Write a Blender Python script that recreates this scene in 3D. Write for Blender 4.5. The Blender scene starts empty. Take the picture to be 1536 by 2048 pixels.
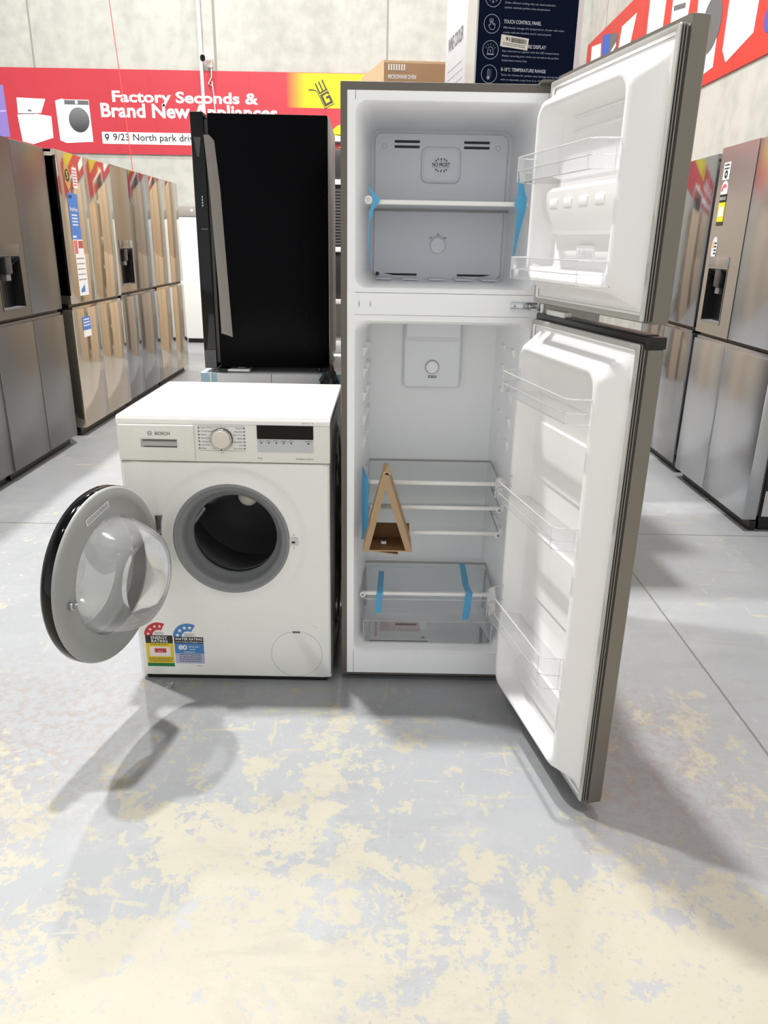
import bpy, bmesh, math, random
from mathutils import Matrix, Vector, noise
random.seed(7)
PI = math.pi
scene = bpy.context.scene
COL = scene.collection

# ------------------------------------------------------------------ camera, light, exposure
cam_d = bpy.data.cameras.new('camera'); cam = bpy.data.objects.new('camera', cam_d); COL.objects.link(cam)
_r = Vector((.99983, .005793, .017275)).normalized(); _f = Vector((.000361, .941612, -.3367)).normalized()
_u = _r.cross(_f).normalized(); _r = _f.cross(_u)
cam.matrix_world = Matrix(((_r.x, _u.x, -_f.x, .7527), (_r.y, _u.y, -_f.y, -2.0497), (_r.z, _u.z, -_f.z, 1.3081), (0, 0, 0, 1)))
cam_d.sensor_fit = 'AUTO'; cam_d.sensor_width = 36.0; cam_d.lens = 1499.3 / 2048 * 36; cam_d.clip_start = .05
scene.camera = cam

vs = scene.view_settings
vs.view_transform = 'Standard'; vs.look = 'None'; vs.exposure = 0.46; vs.gamma = 1.0; vs.use_curve_mapping = False

world = bpy.data.worlds.new('world'); scene.world = world; world.use_nodes = True
wn = world.node_tree; wb = wn.nodes['Background']; wb.inputs[1].default_value = 1.0
# soft ambient of the hall: horizon glow added to lift upright faces, dim roof overhead
_tc = wn.nodes.new('ShaderNodeTexCoord'); _sp = wn.nodes.new('ShaderNodeSeparateXYZ'); _rp = wn.nodes.new('ShaderNodeValToRGB')
wn.links.new(_tc.outputs['Generated'], _sp.inputs[0]); wn.links.new(_sp.outputs[2], _rp.inputs[0]); wn.links.new(_rp.outputs[0], wb.inputs[0])
_rp.color_ramp.elements[0].position = .0; _rp.color_ramp.elements[0].color = (.82, .84, .86, 1)
_rp.color_ramp.elements[1].position = .75; _rp.color_ramp.elements[1].color = (.13, .13, .135, 1)
_e = _rp.color_ramp.elements.new(.35); _e.color = (.62, .63, .64, 1)

def high_bay_fill(x, y, p, z=8.0, size=.30):
    l = bpy.data.lights.new('high_bay_fill_lamp', 'AREA'); l.shape = 'DISK'; l.size = size; l.energy = p; l.color = (1, .985, .95)
    o = bpy.data.objects.new('high_bay_fill_lamp', l); COL.objects.link(o); o.location = (x, y, z)
for a in ((-2.5, 1.55, 440), (.0, 1.25, 460), (3.0, 3.9, 80), (-2.5, 6.6, 190), (.4, 6.8, 60), (2.6, 6.8, 70),  # first two set by the floor shadows; the others are unseen added fill
          (-2.2, -2.6, 34), (2.0, -3.4, 30)):
    high_bay_fill(*a)

# ------------------------------------------------------------------ materials
def lin(c):
    return tuple(((v / 255) / 12.92 if v / 255 <= .04045 else ((v / 255 + .055) / 1.055) ** 2.4) for v in c)
MATS = {}
def mat(name, rgb, rough=.5, metal=0., bump=None, var=0., coat=0., spec=.5, aniso=None, varscale=3.):
    """rgb in sRGB 0-255; procedural principled with faint noise variation"""
    if name in MATS: return MATS[name]
    m = bpy.data.materials.new(name); m.use_nodes = True; nt = m.node_tree; b = nt.nodes['Principled BSDF']
    c = lin(rgb) + (1,)
    b.inputs['Base Color'].default_value = c; b.inputs['Roughness'].default_value = rough; b.inputs['Metallic'].default_value = metal
    b.inputs['Coat Weight'].default_value = coat; b.inputs['Specular IOR Level'].default_value = spec
    tc = nt.nodes.new('ShaderNodeTexCoord')
    if var:
        n = nt.nodes.new('ShaderNodeTexNoise'); n.inputs['Scale'].default_value = varscale; n.inputs['Detail'].default_value = 6
        nt.links.new(tc.outputs['Object'], n.inputs['Vector'])
        mr = nt.nodes.new('ShaderNodeMapRange'); mr.inputs[3].default_value = 1 - var; mr.inputs[4].default_value = 1 + var
        nt.links.new(n.outputs['Fac'], mr.inputs[0])
        mx = nt.nodes.new('ShaderNodeVectorMath'); mx.operation = 'SCALE'; mx.inputs[0].default_value = c[:3]
        nt.links.new(mr.outputs[0], mx.inputs['Scale']); nt.links.new(mx.outputs[0], b.inputs['Base Color'])
    if bump:
        sc, st, stretch = bump
        mp = nt.nodes.new('ShaderNodeMapping'); mp.inputs['Scale'].default_value = stretch
        n2 = nt.nodes.new('ShaderNodeTexNoise'); n2.inputs['Scale'].default_value = sc; n2.inputs['Detail'].default_value = 4
        bp = nt.nodes.new('ShaderNodeBump'); bp.inputs['Strength'].default_value = st; bp.inputs['Distance'].default_value = .01
        nt.links.new(tc.outputs['Object'], mp.inputs[0]); nt.links.new(mp.outputs[0], n2.inputs['Vector'])
        nt.links.new(n2.outputs['Fac'], bp.inputs['Height']); nt.links.new(bp.outputs[0], b.inputs['Normal'])
    MATS[name] = m; return m

def clear_mat(name, tint, body=.08, gloss_rough=.05, body_rgb=(1, 1, 1), gl=.9):
    """thin clear plastic or glass: see-through, with fresnel gloss and a little body colour"""
    m = bpy.data.materials.new(name); m.use_nodes = True; nt = m.node_tree; nt.nodes.clear(); N = nt.nodes.new
    out = N('ShaderNodeOutputMaterial'); tr = N('ShaderNodeBsdfTransparent'); tr.inputs[0].default_value = tint + (1,)
    df = N('ShaderNodeBsdfDiffuse'); df.inputs[0].default_value = body_rgb + (1,)
    tl = N('ShaderNodeBsdfTranslucent'); tl.inputs[0].default_value = body_rgb + (1,)
    mb = N('ShaderNodeMixShader'); mb.inputs[0].default_value = .5; nt.links.new(df.outputs[0], mb.inputs[1]); nt.links.new(tl.outputs[0], mb.inputs[2])
    m1 = N('ShaderNodeMixShader'); m1.inputs[0].default_value = body; nt.links.new(tr.outputs[0], m1.inputs[1]); nt.links.new(mb.outputs[0], m1.inputs[2])
    gs = N('ShaderNodeBsdfGlossy'); gs.inputs['Roughness'].default_value = gloss_rough
    fr = N('ShaderNodeLayerWeight'); fr.inputs[0].default_value = .25
    mm = N('ShaderNodeMath'); mm.operation = 'MULTIPLY'; mm.inputs[1].default_value = gl; nt.links.new(fr.outputs['Fresnel'], mm.inputs[0])
    m2 = N('ShaderNodeMixShader'); nt.links.new(mm.outputs[0], m2.inputs[0]); nt.links.new(m1.outputs[0], m2.inputs[1]); nt.links.new(gs.outputs[0], m2.inputs[2])
    nt.links.new(m2.outputs[0], out.inputs[0]); MATS[name] = m; return m

WHITE = mat('white_enamel', (240, 239, 235), .28, coat=.3)
WPANEL = mat('white_panel_plastic', (234, 232, 226), .35)
LINER = mat('white_liner_plastic', (248, 249, 251), .32)
LINER2 = mat('pale_grey_liner', (240, 242, 247), .4)
DOORLINER = mat('door_liner_plastic', (244, 242, 242), .3)
GREYSEAL = mat('grey_seal', (178, 176, 172), .6)
DARKSEAL = mat('dark_seal', (62, 58, 54), .55)
MIDSEAL = mat('mid_seal', (132, 127, 120), .55)
CABGREY = mat('cabinet_grey', (104, 99, 92), .42, .35)
STEEL = mat('door_steel', (132, 127, 121), .38, .6, bump=(30, .02, (1, 1, .02)))
CHROME = mat('zinc_metal', (190, 192, 195), .25, 1.)
BLACK = mat('black_plastic', (14, 14, 15), .35)
BLACKGLOSS = mat('black_gloss', (5, 5, 6), .08, spec=.3)
BLACKSHELL = mat('black_leather_grain_steel', (4, 4, 7), .30, 0., bump=(160, .12, (1, 1, .45)), spec=.05)
DARKSLOT = mat('dark_slot', (48, 50, 54), .6)
RUBBER = mat('grey_rubber', (136, 138, 140), .45)
DOORGREY = mat('grey_door_plastic', (158, 159, 158), .3)
DRUM = mat('drum_steel', (150, 150, 152), .24, .9)
PADDLE = mat('drum_paddle_steel', (206, 206, 208), .2, .8)
CLEAR = clear_mat('clear_plastic', (.97, .975, .985), .10, .04)
GLASS = clear_mat('shelf_glass', (.95, .975, .972), .05, .03)
BOWL = clear_mat('door_bowl_glass', (.96, .965, .965), .17, .06, gl=.7)
RIM = clear_mat('frosted_plastic_rim', (.95, .96, .97), .55, .1)
WHITERIM = mat('white_shelf_trim', (238, 238, 236), .3)
TAPE = mat('blue_packing_tape', (84, 168, 214), .35)
CARD = mat('brown_cardboard', (176, 148, 116), .8, var=.06, bump=(40, .05, (1, 1, 8)))
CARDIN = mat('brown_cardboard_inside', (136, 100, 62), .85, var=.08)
INK = mat('black_ink', (22, 22, 24), .6)
GREYINK = mat('grey_ink', (120, 120, 124), .5)
WHITEINK = mat('white_ink', (240, 240, 240), .5)

def tin_mat(name, rgb, rough, metal=.9, band=.12):
    """brushed or glossy fridge door metal with soft broad variation"""
    return mat(name, rgb, rough, metal, bump=(2.2, .012, (1, 1, .5)), var=band * .4, varscale=.9)
TIN_DARK = tin_mat('dark_stainless', (124, 122, 121), .3)
TIN_CHAMP = tin_mat('champagne_gloss_steel', (202, 190, 172), .07)
TIN_GREY = tin_mat('grey_stainless', (146, 146, 147), .09)
TIN_LIGHT = tin_mat('light_stainless', (182, 184, 187), .24)

# ------------------------------------------------------------------ mesh helpers
class MB:
    def __init__(s): s.bm = bmesh.new(); s.mats = []
    def mi(s, m):
        if m is None: m = WHITE
        if m not in s.mats: s.mats.append(m)
        return s.mats.index(m)
    def face(s, pts, m=None):
        f = s.bm.faces.new([s.bm.verts.new(p) for p in pts]); f.material_index = s.mi(m); return s
    def box(s, x0, x1, y0, y1, z0, z1, m=None, bev=0., seg=2, M=None):
        t = bmesh.new(); bmesh.ops.create_cube(t, size=1.)
        for v in t.verts: v.co = Vector(((x0 + x1) / 2 + v.co.x * (x1 - x0), (y0 + y1) / 2 + v.co.y * (y1 - y0), (z0 + z1) / 2 + v.co.z * (z1 - z0)))
        if bev: bmesh.ops.bevel(t, geom=list(t.edges), offset=bev, segments=seg, affect='EDGES', profile=.5)
        return s.merge(t, m, M)
    def merge(s, t, m=None, M=None):
        i = s.mi(m); vm = {}
        for v in t.verts: vm[v] = s.bm.verts.new(M @ v.co if M else v.co)
        for f in t.faces:
            try: nf = s.bm.faces.new([vm[v] for v in f.verts]); nf.material_index = i
            except ValueError: pass
        t.free(); return s
    def loft(s, rings, m=None, cap0=False, cap1=False, ms=None, M=None, closed=True):
        vr = [[s.bm.verts.new(M @ Vector(p) if M else p) for p in r] for r in rings]
        n = len(rings[0])
        for k in range(len(vr) - 1):
            i = s.mi(ms[k] if ms else m)
            for j in range(n if closed else n - 1):
                a = (j + 1) % n
                try: f = s.bm.faces.new((vr[k][j], vr[k][a], vr[k + 1][a], vr[k + 1][j])); f.material_index = i
                except ValueError: pass
        if cap0: f = s.bm.faces.new(vr[0][::-1]); f.material_index = s.mi(ms[0] if ms else m)
        if cap1: f = s.bm.faces.new(vr[-1]); f.material_index = s.mi(ms[-1] if ms else m)
        return s
    def tube(s, pts, r, m=None, n=8, caps=True, flat=1.):
        pts = [Vector(p) for p in pts]; rings = []
        up = Vector((0, 0, 1))
        for k, p in enumerate(pts):
            a = pts[max(k - 1, 0)]; b = pts[min(k + 1, len(pts) - 1)]; d = (b - a).normalized()
            ref = up if abs(d.dot(up)) < .95 else Vector((1, 0, 0))
            x = d.cross(ref).normalized(); y = x.cross(d)
            rr = r[k] if isinstance(r, (list, tuple)) else r
            rings.append([p + x * math.cos(t * 2 * PI / n) * rr + y * math.sin(t * 2 * PI / n) * rr * flat for t in range(n)])
        return s.loft(rings, m, caps, caps)
    def lathe(s, prof, m=None, n=48, M=None, ms=None, cap0=False, cap1=False):
        """prof: (radius, height) about local z"""
        rings = [[Vector((r * math.cos(2 * PI * j / n), r * math.sin(2 * PI * j / n), h)) for j in range(n)] for r, h in prof]
        return s.loft(rings, m, cap0, cap1, ms, M)
    def prism(s, poly, t, m=None, M=None):
        """poly in local xy, extruded from z=0 to z=t"""
        return s.loft([[(x, y, 0) for x, y in poly], [(x, y, t) for x, y in poly]], m, True, True, None, M)
    def text(s, txt, x0, x1, z0, z1, M, m=None, bold=0., th=.0004):
        """text fitted into the box [x0,x1]x[z0,z1] of the local xy plane of M"""
        c = bpy.data.curves.new('t', 'FONT'); c.body = txt; c.size = 1.; c.offset = bold; c.resolution_u = 3; c.fill_mode = 'FRONT'
        o = bpy.data.objects.new('t', c); COL.objects.link(o)
        dg = bpy.context.evaluated_depsgraph_get(); me = bpy.data.meshes.new_from_object(o.evaluated_get(dg))
        bpy.data.objects.remove(o); bpy.data.curves.remove(c)
        if not me.vertices: return s
        xs = [v.co.x for v in me.vertices]; ys = [v.co.y for v in me.vertices]
        a, b, e, g = min(xs), max(xs), min(ys), max(ys)
        t = bmesh.new(); t.from_mesh(me); bpy.data.meshes.remove(me)
        for v in t.verts: v.co = Vector((x0 + (v.co.x - a) / (b - a) * (x1 - x0), z0 + (v.co.y - e) / (g - e) * (z1 - z0), th))
        return s.merge(t, m, M)
    def build(s, name, parent=None, loc=None, rot=None, smooth=35):
        me = bpy.data.meshes.new(name); bmesh.ops.recalc_face_normals(s.bm, faces=s.bm.faces)
        s.bm.to_mesh(me); s.bm.free()
        for m in s.mats: me.materials.append(m)
        if smooth:
            for p in me.polygons: p.use_smooth = True
            me.set_sharp_from_angle(angle=math.radians(smooth))
        o = bpy.data.objects.new(name, me); COL.objects.link(o)
        if parent: o.parent = parent
        if loc: o.location = loc
        if rot: o.rotation_euler = rot
        return o

def rr(x0, x1, z0, z1, r, y, n=6):
    """rounded rectangle ring in an xz plane"""
    r = max(r, 1e-4); P = []
    for cx, cz, a in ((x1 - r, z1 - r, 0), (x0 + r, z1 - r, 90), (x0 + r, z0 + r, 180), (x1 - r, z0 + r, 270)):
        for k in range(n + 1):
            t = math.radians(a + 90 * k / n); P.append((cx + r * math.cos(t), y, cz + r * math.sin(t)))
    return P
def rrm(x0, x1, z0, z1, mg, r, y, n=6): return rr(x0 + mg, x1 - mg, z0 + mg, z1 - mg, r, y, n)

def MXZ(x=0, y=0, z=0, face=-1, rot=0.):
    """frame for lettering on a face whose normal is -y (face=-1): local x->x, local y->z, local z->-y"""
    M = Matrix(((1, 0, 0, x), (0, 0, -1, y), (0, 1, 0, z), (0, 0, 0, 1)))
    return M @ Matrix.Rotation(rot, 4, 'Z')

def empty(name, label=None, cat=None, loc=(0, 0, 0), rz=0., group=None):
    o = bpy.data.objects.new(name, None); COL.objects.link(o); o.location = loc; o.rotation_euler = (0, 0, rz); o.empty_display_size = .1
    if label: o['label'] = label
    if cat: o['category'] = cat
    if group: o['group'] = group
    return o
def tag(o, label, cat, group=None):
    o['label'] = label; o['category'] = cat
    if group: o['group'] = group
    return o
def struct(o): o['kind'] = 'structure'; return o

def arc_band(cx, cz, r0, r1, a0, a1, n=14):
    P = [(cx + r1 * math.cos(math.radians(a0 + (a1 - a0) * k / n)), cz + r1 * math.sin(math.radians(a0 + (a1 - a0) * k / n))) for k in range(n + 1)]
    return P + [(cx + r0 * math.cos(math.radians(a1 + (a0 - a1) * k / n)), cz + r0 * math.sin(math.radians(a1 + (a0 - a1) * k / n))) for k in range(n + 1)]
def star(cx, cz, r, rot=90):
    return [(cx + (r if k % 2 == 0 else r * .42) * math.cos(math.radians(rot + 36 * k)), cz + (r if k % 2 == 0 else r * .42) * math.sin(math.radians(rot + 36 * k))) for k in range(10)]
def disc(cx, cz, r, n=28): return [(cx + r * math.cos(2 * PI * k / n), cz + r * math.sin(2 * PI * k / n)) for k in range(n)]
def rect(x0, x1, z0, z1): return [(x0, z0), (x1, z0), (x1, z1), (x0, z1)]
def ring(b, cx, cz, r0, r1, t, m, M, n=32):
    P = arc_band(cx, cz, r0, r1, 0, 359.9, n); return b.prism(P, t, m, M)
def bars(b, x0, x1, z0, z1, rows, m, M, t=.0004, fill=.45, words=6, seed=1):
    """rows of illegibly small print as broken strokes"""
    R = random.Random(seed)
    for k in range(rows):
        zt = z1 - (k + .2) * (z1 - z0) / rows; zb = zt - fill * (z1 - z0) / rows
        x = x0
        while x < x1:
            w = (x1 - x0) / words * R.uniform(.4, 1.2); xe = min(x + w, x1)
            b.prism(rect(x, xe, zb, zt), t, m, M); x = xe + (x1 - x0) / words * .15

# ------------------------------------------------------------------ floor
def floor_mat():
    m = bpy.data.materials.new('painted_concrete_floor'); m.use_nodes = True; nt = m.node_tree; b = nt.nodes['Principled BSDF']; N = nt.nodes.new; L = nt.links.new
    tc = N('ShaderNodeTexCoord'); sep = N('ShaderNodeSeparateXYZ'); L(tc.outputs['Object'], sep.inputs[0])
    def nz(scale, detail=8, rough=.6, stretch=(1, 1, 1), dist=0., rot=0., off=(0, 0, 0)):
        mp = N('ShaderNodeMapping'); mp.inputs['Scale'].default_value = stretch; mp.inputs['Rotation'].default_value = (0, 0, rot); mp.inputs['Location'].default_value = off
        L(tc.outputs['Object'], mp.inputs[0]); n = N('ShaderNodeTexNoise'); n.inputs['Scale'].default_value = scale; n.inputs['Detail'].default_value = detail
        n.inputs['Roughness'].default_value = rough; n.inputs['Distortion'].default_value = dist; L(mp.outputs[0], n.inputs['Vector']); return n.outputs['Fac']
    def mth(op, a, c=None, clamp=False):
        n = N('ShaderNodeMath'); n.operation = op; n.use_clamp = clamp
        for i, v in enumerate((a, c)):
            if v is None: continue
            if isinstance(v, (int, float)): n.inputs[i].default_value = v
            else: L(v, n.inputs[i])
        return n.outputs[0]
    def mr(v, a, c, d=0., e=1., sm=False):
        n = N('ShaderNodeMapRange'); n.clamp = True; n.interpolation_type = 'SMOOTHSTEP' if sm else 'LINEAR'
        for i, x in enumerate((a, c, d, e)): n.inputs[i + 1].default_value = x
        L(v, n.inputs[0]); return n.outputs[0]
    def mix(f, a, c):
        n = N('ShaderNodeMix'); n.data_type = 'RGBA'
        if isinstance(f, (int, float)): n.inputs[0].default_value = f
        else: L(f, n.inputs[0])
        for i, v in ((6, a), (7, c)):
            if isinstance(v, tuple): n.inputs[i].default_value = v + (1,)
            else: L(v, n.inputs[i])
        return n.outputs[2]
    X, Y = sep.outputs[0], sep.outputs[1]
    # how worn the paint is, place by place: heavy where trolleys run at the front, light further in
    wear = mr(Y, -1.15, .1, .115, -.085)
    wl = mr(X, -.9, .8, .085, 0.)
    wr = mth('MULTIPLY', mr(X, 1.1, 1.7, 0., .06), mr(Y, -.1, -.6, 0., 1.))
    big = mth('MULTIPLY', mth('SUBTRACT', nz(1.5, 3, .5, off=(3.1, 1.7, 0)), .5), .55)
    near = mr(Y, .1, -.7, 0., 1.)
    bias = mth('ADD', mth('ADD', wear, mth('MULTIPLY', wl, near)), mth('ADD', wr, big))
    fine = mth('ADD', mth('MULTIPLY', nz(9., 14, .70, dist=.12), .7), mth('MULTIPLY', nz(46, 8, .75, off=(4, 4, 0)), .3))
    v = mth('ADD', fine, bias)
    m1 = mr(v, .560, .563, sm=True)
    # small flakes and scratches away from the main patches
    fl = mth('ADD', nz(26, 6, .6, (1, .6, 1), .3), mth('MULTIPLY', bias, .35))
    m2 = mr(fl, .625, .645, sm=True)
    s1 = mr(nz(5, 9, .62, (1, 5.5, 1), .4, .25), .615, .63, sm=True)
    s2 = mr(nz(5, 9, .62, (7, 1, 1), .3, -.35, (2, 5, 0)), .63, .645, sm=True)
    sm_ = mth('MULTIPLY', mth('MAXIMUM', s1, s2), mr(nz(1.3, 2, off=(5, 5, 0)), .42, .6))
    worn = mth('MAXIMUM', m1, mth('MAXIMUM', m2, sm_), True)
    # paint specks left inside the bare concrete
    left = mth('MULTIPLY', mr(nz(19, 9, .7, off=(9, 2, 0)), .585, .605, sm=True), mr(v, .57, .74, 1., .1))
    worn = mth('MULTIPLY', worn, mth('SUBTRACT', 1., mth('MULTIPLY', left, .85)), True)
    paint = mix(nz(3, 6), lin((143, 146, 150)), lin((159, 161, 164)))
    bare = mix(nz(4, 8, .65), lin((162, 157, 141)), lin((174, 170, 156)))
    bare = mix(mr(nz(55, 5, .7), .6, .72), bare, lin((160, 154, 140)))
    scuff = mr(nz(2.2, 7, .7, off=(1, 8, 0)), .55, .72)
    cracks = mth('MULTIPLY', mr(mth('ABSOLUTE', mth('SUBTRACT', nz(7, 8, .6, (1, 2.2, 1), .6, .5, (7, 3, 0)), .5)), .0035, .0, 0., 1.), mr(nz(2.1, 3, off=(2, 9, 0)), .5, .62))
    paint = mix(mth('MULTIPLY', cracks, .7), paint, lin((196, 192, 180)))
    paint = mix(mth('MULTIPLY', scuff, .5), paint, lin((177, 177, 175)))
    col = mix(worn, paint, bare)
    dirt = mth('MULTIPLY', mr(nz(85, 4, .6, off=(6, 1, 0)), .60, .70), mr(nz(3.1, 4, off=(8, 8, 0)), .42, .6))
    col = mix(mth('MULTIPLY', dirt, .45), col, lin((120, 116, 108)))
    smudge = mr(nz(2.6, 10, .72, (1, 3, 1), .8, .9, (3, 3, 0)), .52, .66)
    col = mix(mth('MULTIPLY', smudge, .22), col, lin((128, 126, 120)))
    # crazed brownish paint patch to the right of the open door and left of the washer
    cr1 = mth('MULTIPLY', mr(mth('ABSOLUTE', mth('SUBTRACT', X, 1.48)), .28, .1), mr(mth('ABSOLUTE', mth('ADD', Y, .32)), .5, .15))
    cr2 = mth('MULTIPLY', mr(mth('ABSOLUTE', mth('ADD', X, .30)), .6, .2), mr(mth('ABSOLUTE', mth('ADD', Y, .25)), .5, .1))
    crz = mth('MULTIPLY', mth('MAXIMUM', cr1, cr2), mr(nz(34, 7, .75), .48, .56))
    col = mix(mth('MULTIPLY', crz, .6), col, lin((146, 134, 128)))
    # sawn joints
    def joint(c, at, w): return mr(mth('ABSOLUTE', mth('SUBTRACT', mth('ADD', c, mth('MULTIPLY', mth('SUBTRACT', nz(30, 3), .5), .006)), at)), w * .4, w, 1., 0.)
    j = mth('MAXIMUM', joint(X, 1.825, .005), joint(Y, 1.357, .006))
    j = mth('MAXIMUM', j, mth('MAXIMUM', joint(X, -2.6, .006), joint(Y, 5.2, .008)))
    col = mix(mth('MULTIPLY', j, .75), col, lin((90, 88, 86)))
    L(col, b.inputs['Base Color'])
    L(mr(worn, 0., 1., .38, .55), b.inputs['Roughness'])
    bp = N('ShaderNodeBump'); bp.inputs['Strength'].default_value = .12; bp.inputs['Distance'].default_value = .004
    L(mth('SUBTRACT', nz(60, 5), mth('MULTIPLY', worn, .6)), bp.inputs['Height']); L(bp.outputs[0], b.inputs['Normal'])
    return m
b = MB(); b.box(-7.5, 3.25, -5, 9, -.12, 0, floor_mat()); struct(b.build('floor'))

# ------------------------------------------------------------------ walls
def wall_mat(name, axis, joints, rgb=(184, 184, 177)):
    m = bpy.data.materials.new(name); m.use_nodes = True; nt = m.node_tree; b = nt.nodes['Principled BSDF']; N = nt.nodes.new; L = nt.links.new
    b.inputs['Roughness'].default_value = .8
    tc = N('ShaderNodeTexCoord'); sep = N('ShaderNodeSeparateXYZ'); L(tc.outputs['Object'], sep.inputs[0])
    mp = N('ShaderNodeMapping'); mp.inputs['Scale'].default_value = (1, 1, .25); L(tc.outputs['Object'], mp.inputs[0])
    n = N('ShaderNodeTexNoise'); n.inputs['Scale'].default_value = 1.6; n.inputs['Detail'].default_value = 9; n.inputs['Roughness'].default_value = .6; L(mp.outputs[0], n.inputs['Vector'])
    n3 = N('ShaderNodeTexNoise'); n3.inputs['Scale'].default_value = 7; n3.inputs['Detail'].default_value = 8; L(tc.outputs['Object'], n3.inputs['Vector'])
    av = N('ShaderNodeMath'); av.operation = 'ADD'; L(n.outputs['Fac'], av.inputs[0]); L(n3.outputs['Fac'], av.inputs[1])
    r = N('ShaderNodeValToRGB'); L(av.outputs[0], r.inputs[0]); c = lin(rgb); r.color_ramp.elements[0].color = tuple(v * .80 for v in c) + (1,); r.color_ramp.elements[0].position = .38
    r.color_ramp.elements[1].color = c + (1,); r.color_ramp.elements[1].position = .56
    hf = N('ShaderNodeMath'); hf.operation = 'MULTIPLY'; hf.inputs[1].default_value = .5; L(av.outputs[0], hf.inputs[0]); L(hf.outputs[0], r.inputs[0])
    col = r.outputs[0]
    for at, w in joints:
        s = N('ShaderNodeMath'); s.operation = 'SUBTRACT'; L(sep.outputs[axis], s.inputs[0]); s.inputs[1].default_value = at
        a = N('ShaderNodeMath'); a.operation = 'ABSOLUTE'; L(s.outputs[0], a.inputs[0])
        q = N('ShaderNodeMath'); q.operation = 'LESS_THAN'; L(a.outputs[0], q.inputs[0]); q.inputs[1].default_value = w
        x = N('ShaderNodeMix'); x.data_type = 'RGBA'; L(q.outputs[0], x.inputs[0]); L(col, x.inputs[6]); x.inputs[7].default_value = lin((140, 140, 130)) + (1,); col = x.outputs[2]
    L(col, b.inputs['Base Color']); return m
b = MB(); b.box(-7.5, 3.5, 9, 9.2, 0, 6.5, wall_mat('tilt_up_concrete', 0, [(-3.87, .012), (-1.52, .018), (.69, .012), (-5.9, .01)])); struct(b.build('wall_back'))
b = MB(); b.box(3.25, 3.45, -5, 9, 0, 6.5, wall_mat('tilt_up_concrete_side', 1, [(8.15, .012), (3.2, .012)], (190, 188, 181))); struct(b.build('wall_right'))
b = MB(); b.box(-7.7, -7.5, -5, 9.2, 0, 6.5, wall_mat('tilt_up_concrete_left', 1, [(3, .012)])); struct(b.build('wall_left'))

# ------------------------------------------------------------------ signs on the walls
RED = mat('sign_red', (184, 48, 60), .5, var=.05, varscale=1.); WS = mat('sign_white', (245, 245, 243), .5); YEL = mat('sign_yellow', (226, 214, 8), .5); SDARK = mat('sign_dark', (56, 54, 44), .5)
def grad_mat(name, c0, c1, x0, x1, axis=0):
    m = bpy.data.materials.new(name); m.use_nodes = True; nt = m.node_tree; b = nt.nodes['Principled BSDF']; b.inputs['Roughness'].default_value = .5
    tc = nt.nodes.new('ShaderNodeTexCoord'); sp = nt.nodes.new('ShaderNodeSeparateXYZ'); mr = nt.nodes.new('ShaderNodeMapRange'); mx = nt.nodes.new('ShaderNodeMix'); mx.data_type = 'RGBA'
    nt.links.new(tc.outputs['Object'], sp.inputs[0]); nt.links.new(sp.outputs[axis], mr.inputs[0]); mr.inputs[1].default_value = x0; mr.inputs[2].default_value = x1
    nt.links.new(mr.outputs[0], mx.inputs[0]); mx.inputs[6].default_value = lin(c0) + (1,); mx.inputs[7].default_value = lin(c1) + (1,); nt.links.new(mx.outputs[2], b.inputs['Base Color']); return m
sign = empty('wall_sign', 'long red sign with white lettering on the back concrete wall', 'sign', (0, 8.99, 0))
MS = MXZ(0, 0, 0)
b = MB(); b.box(-6.5, 2.6, -.012, 0, 2.38, 3.375, RED)
for x in (-3.46, -1.1, 1.0): b.box(x, x + .006, -.0135, -.01, 2.38, 3.375, mat('sign_seam', (168, 60, 66), .5))
b.build('sign_board', sign)
b = MB(); M1 = MXZ(0, -.0125, 0)
b.text('Factory Seconds &', -2.895, -.985, 2.955, 3.13, M1, WS, bold=.028)
b.text('Brand New Appliances', -3.06, -.74, 2.765, 2.985, M1, WS, bold=.028)
b.build('headline_lettering', sign)
b = MB(); b.box(-3.075, -.8, -.0135, -.0125, 2.50, 2.642, WS)
M2 = MXZ(0, -.014, 0)
b.text('9/23 North park drive', -2.93, -1.80, 2.515, 2.625, M2, INK, bold=.012)
ring(b, -3.01, 2.592, .014, .03, .001, INK, M2, 20); b.prism([(-3.036, 2.578), (-3.01, 2.53), (-2.984, 2.578), (-2.995, 2.574), (-3.01, 2.552), (-3.025, 2.574)], .001, INK, M2)
b.build('address_strip', sign)
b = MB(); b.box(-.62, 1.8, -.0135, -.0125, 2.968, 3.37, grad_mat('sign_red_to_yellow', (184, 50, 62), (200, 190, 6), -.62, -.36))
ring(b, .11, 2.64, .0, .14, .001, YEL, MXZ(0, -.0125, 0), 30); b.text('L', .105, .14, 2.61, 2.70, MXZ(0, -.014, 0), SDARK, .02)
b.build('yellow_panel', sign)
# hand trolley mark with the letters on it
b = MB(); ML = MXZ(-.125, -.014, 3.145, rot=math.radians(27))
for x0, x1, z0, z1 in ((-.06, .06, .012, .03), (-.06, -.042, .03, .145), (-.012, .006, .03, .145), (.036, .054, .03, .145),
                       (-.06, -.03, -.15, .0), (-.03, .06, -.15, -.122), (.032, .06, -.122, -.05), (.0, .032, -.078, -.05), (-.03, .06, -.022, .0), (.04, .06, -.04, -.022)):
    b.prism(rect(x0, x1, z0, z1), .001, SDARK, ML)
b.prism(rect(-.075, -.066, -.17, .06), .001, SDARK, ML); b.prism(rect(-.075, .07, -.172, -.163), .001, SDARK, ML)
b.prism([(-.08, .06), (-.066, .06), (-.11, .10), (-.16, .125), (-.166, .11), (-.118, .088)], .001, SDARK, ML)
ring(b, -.085, -.195, .013, .03, .001, RED, ML, 20)
b.build('trolley_emblem', sign)
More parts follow.
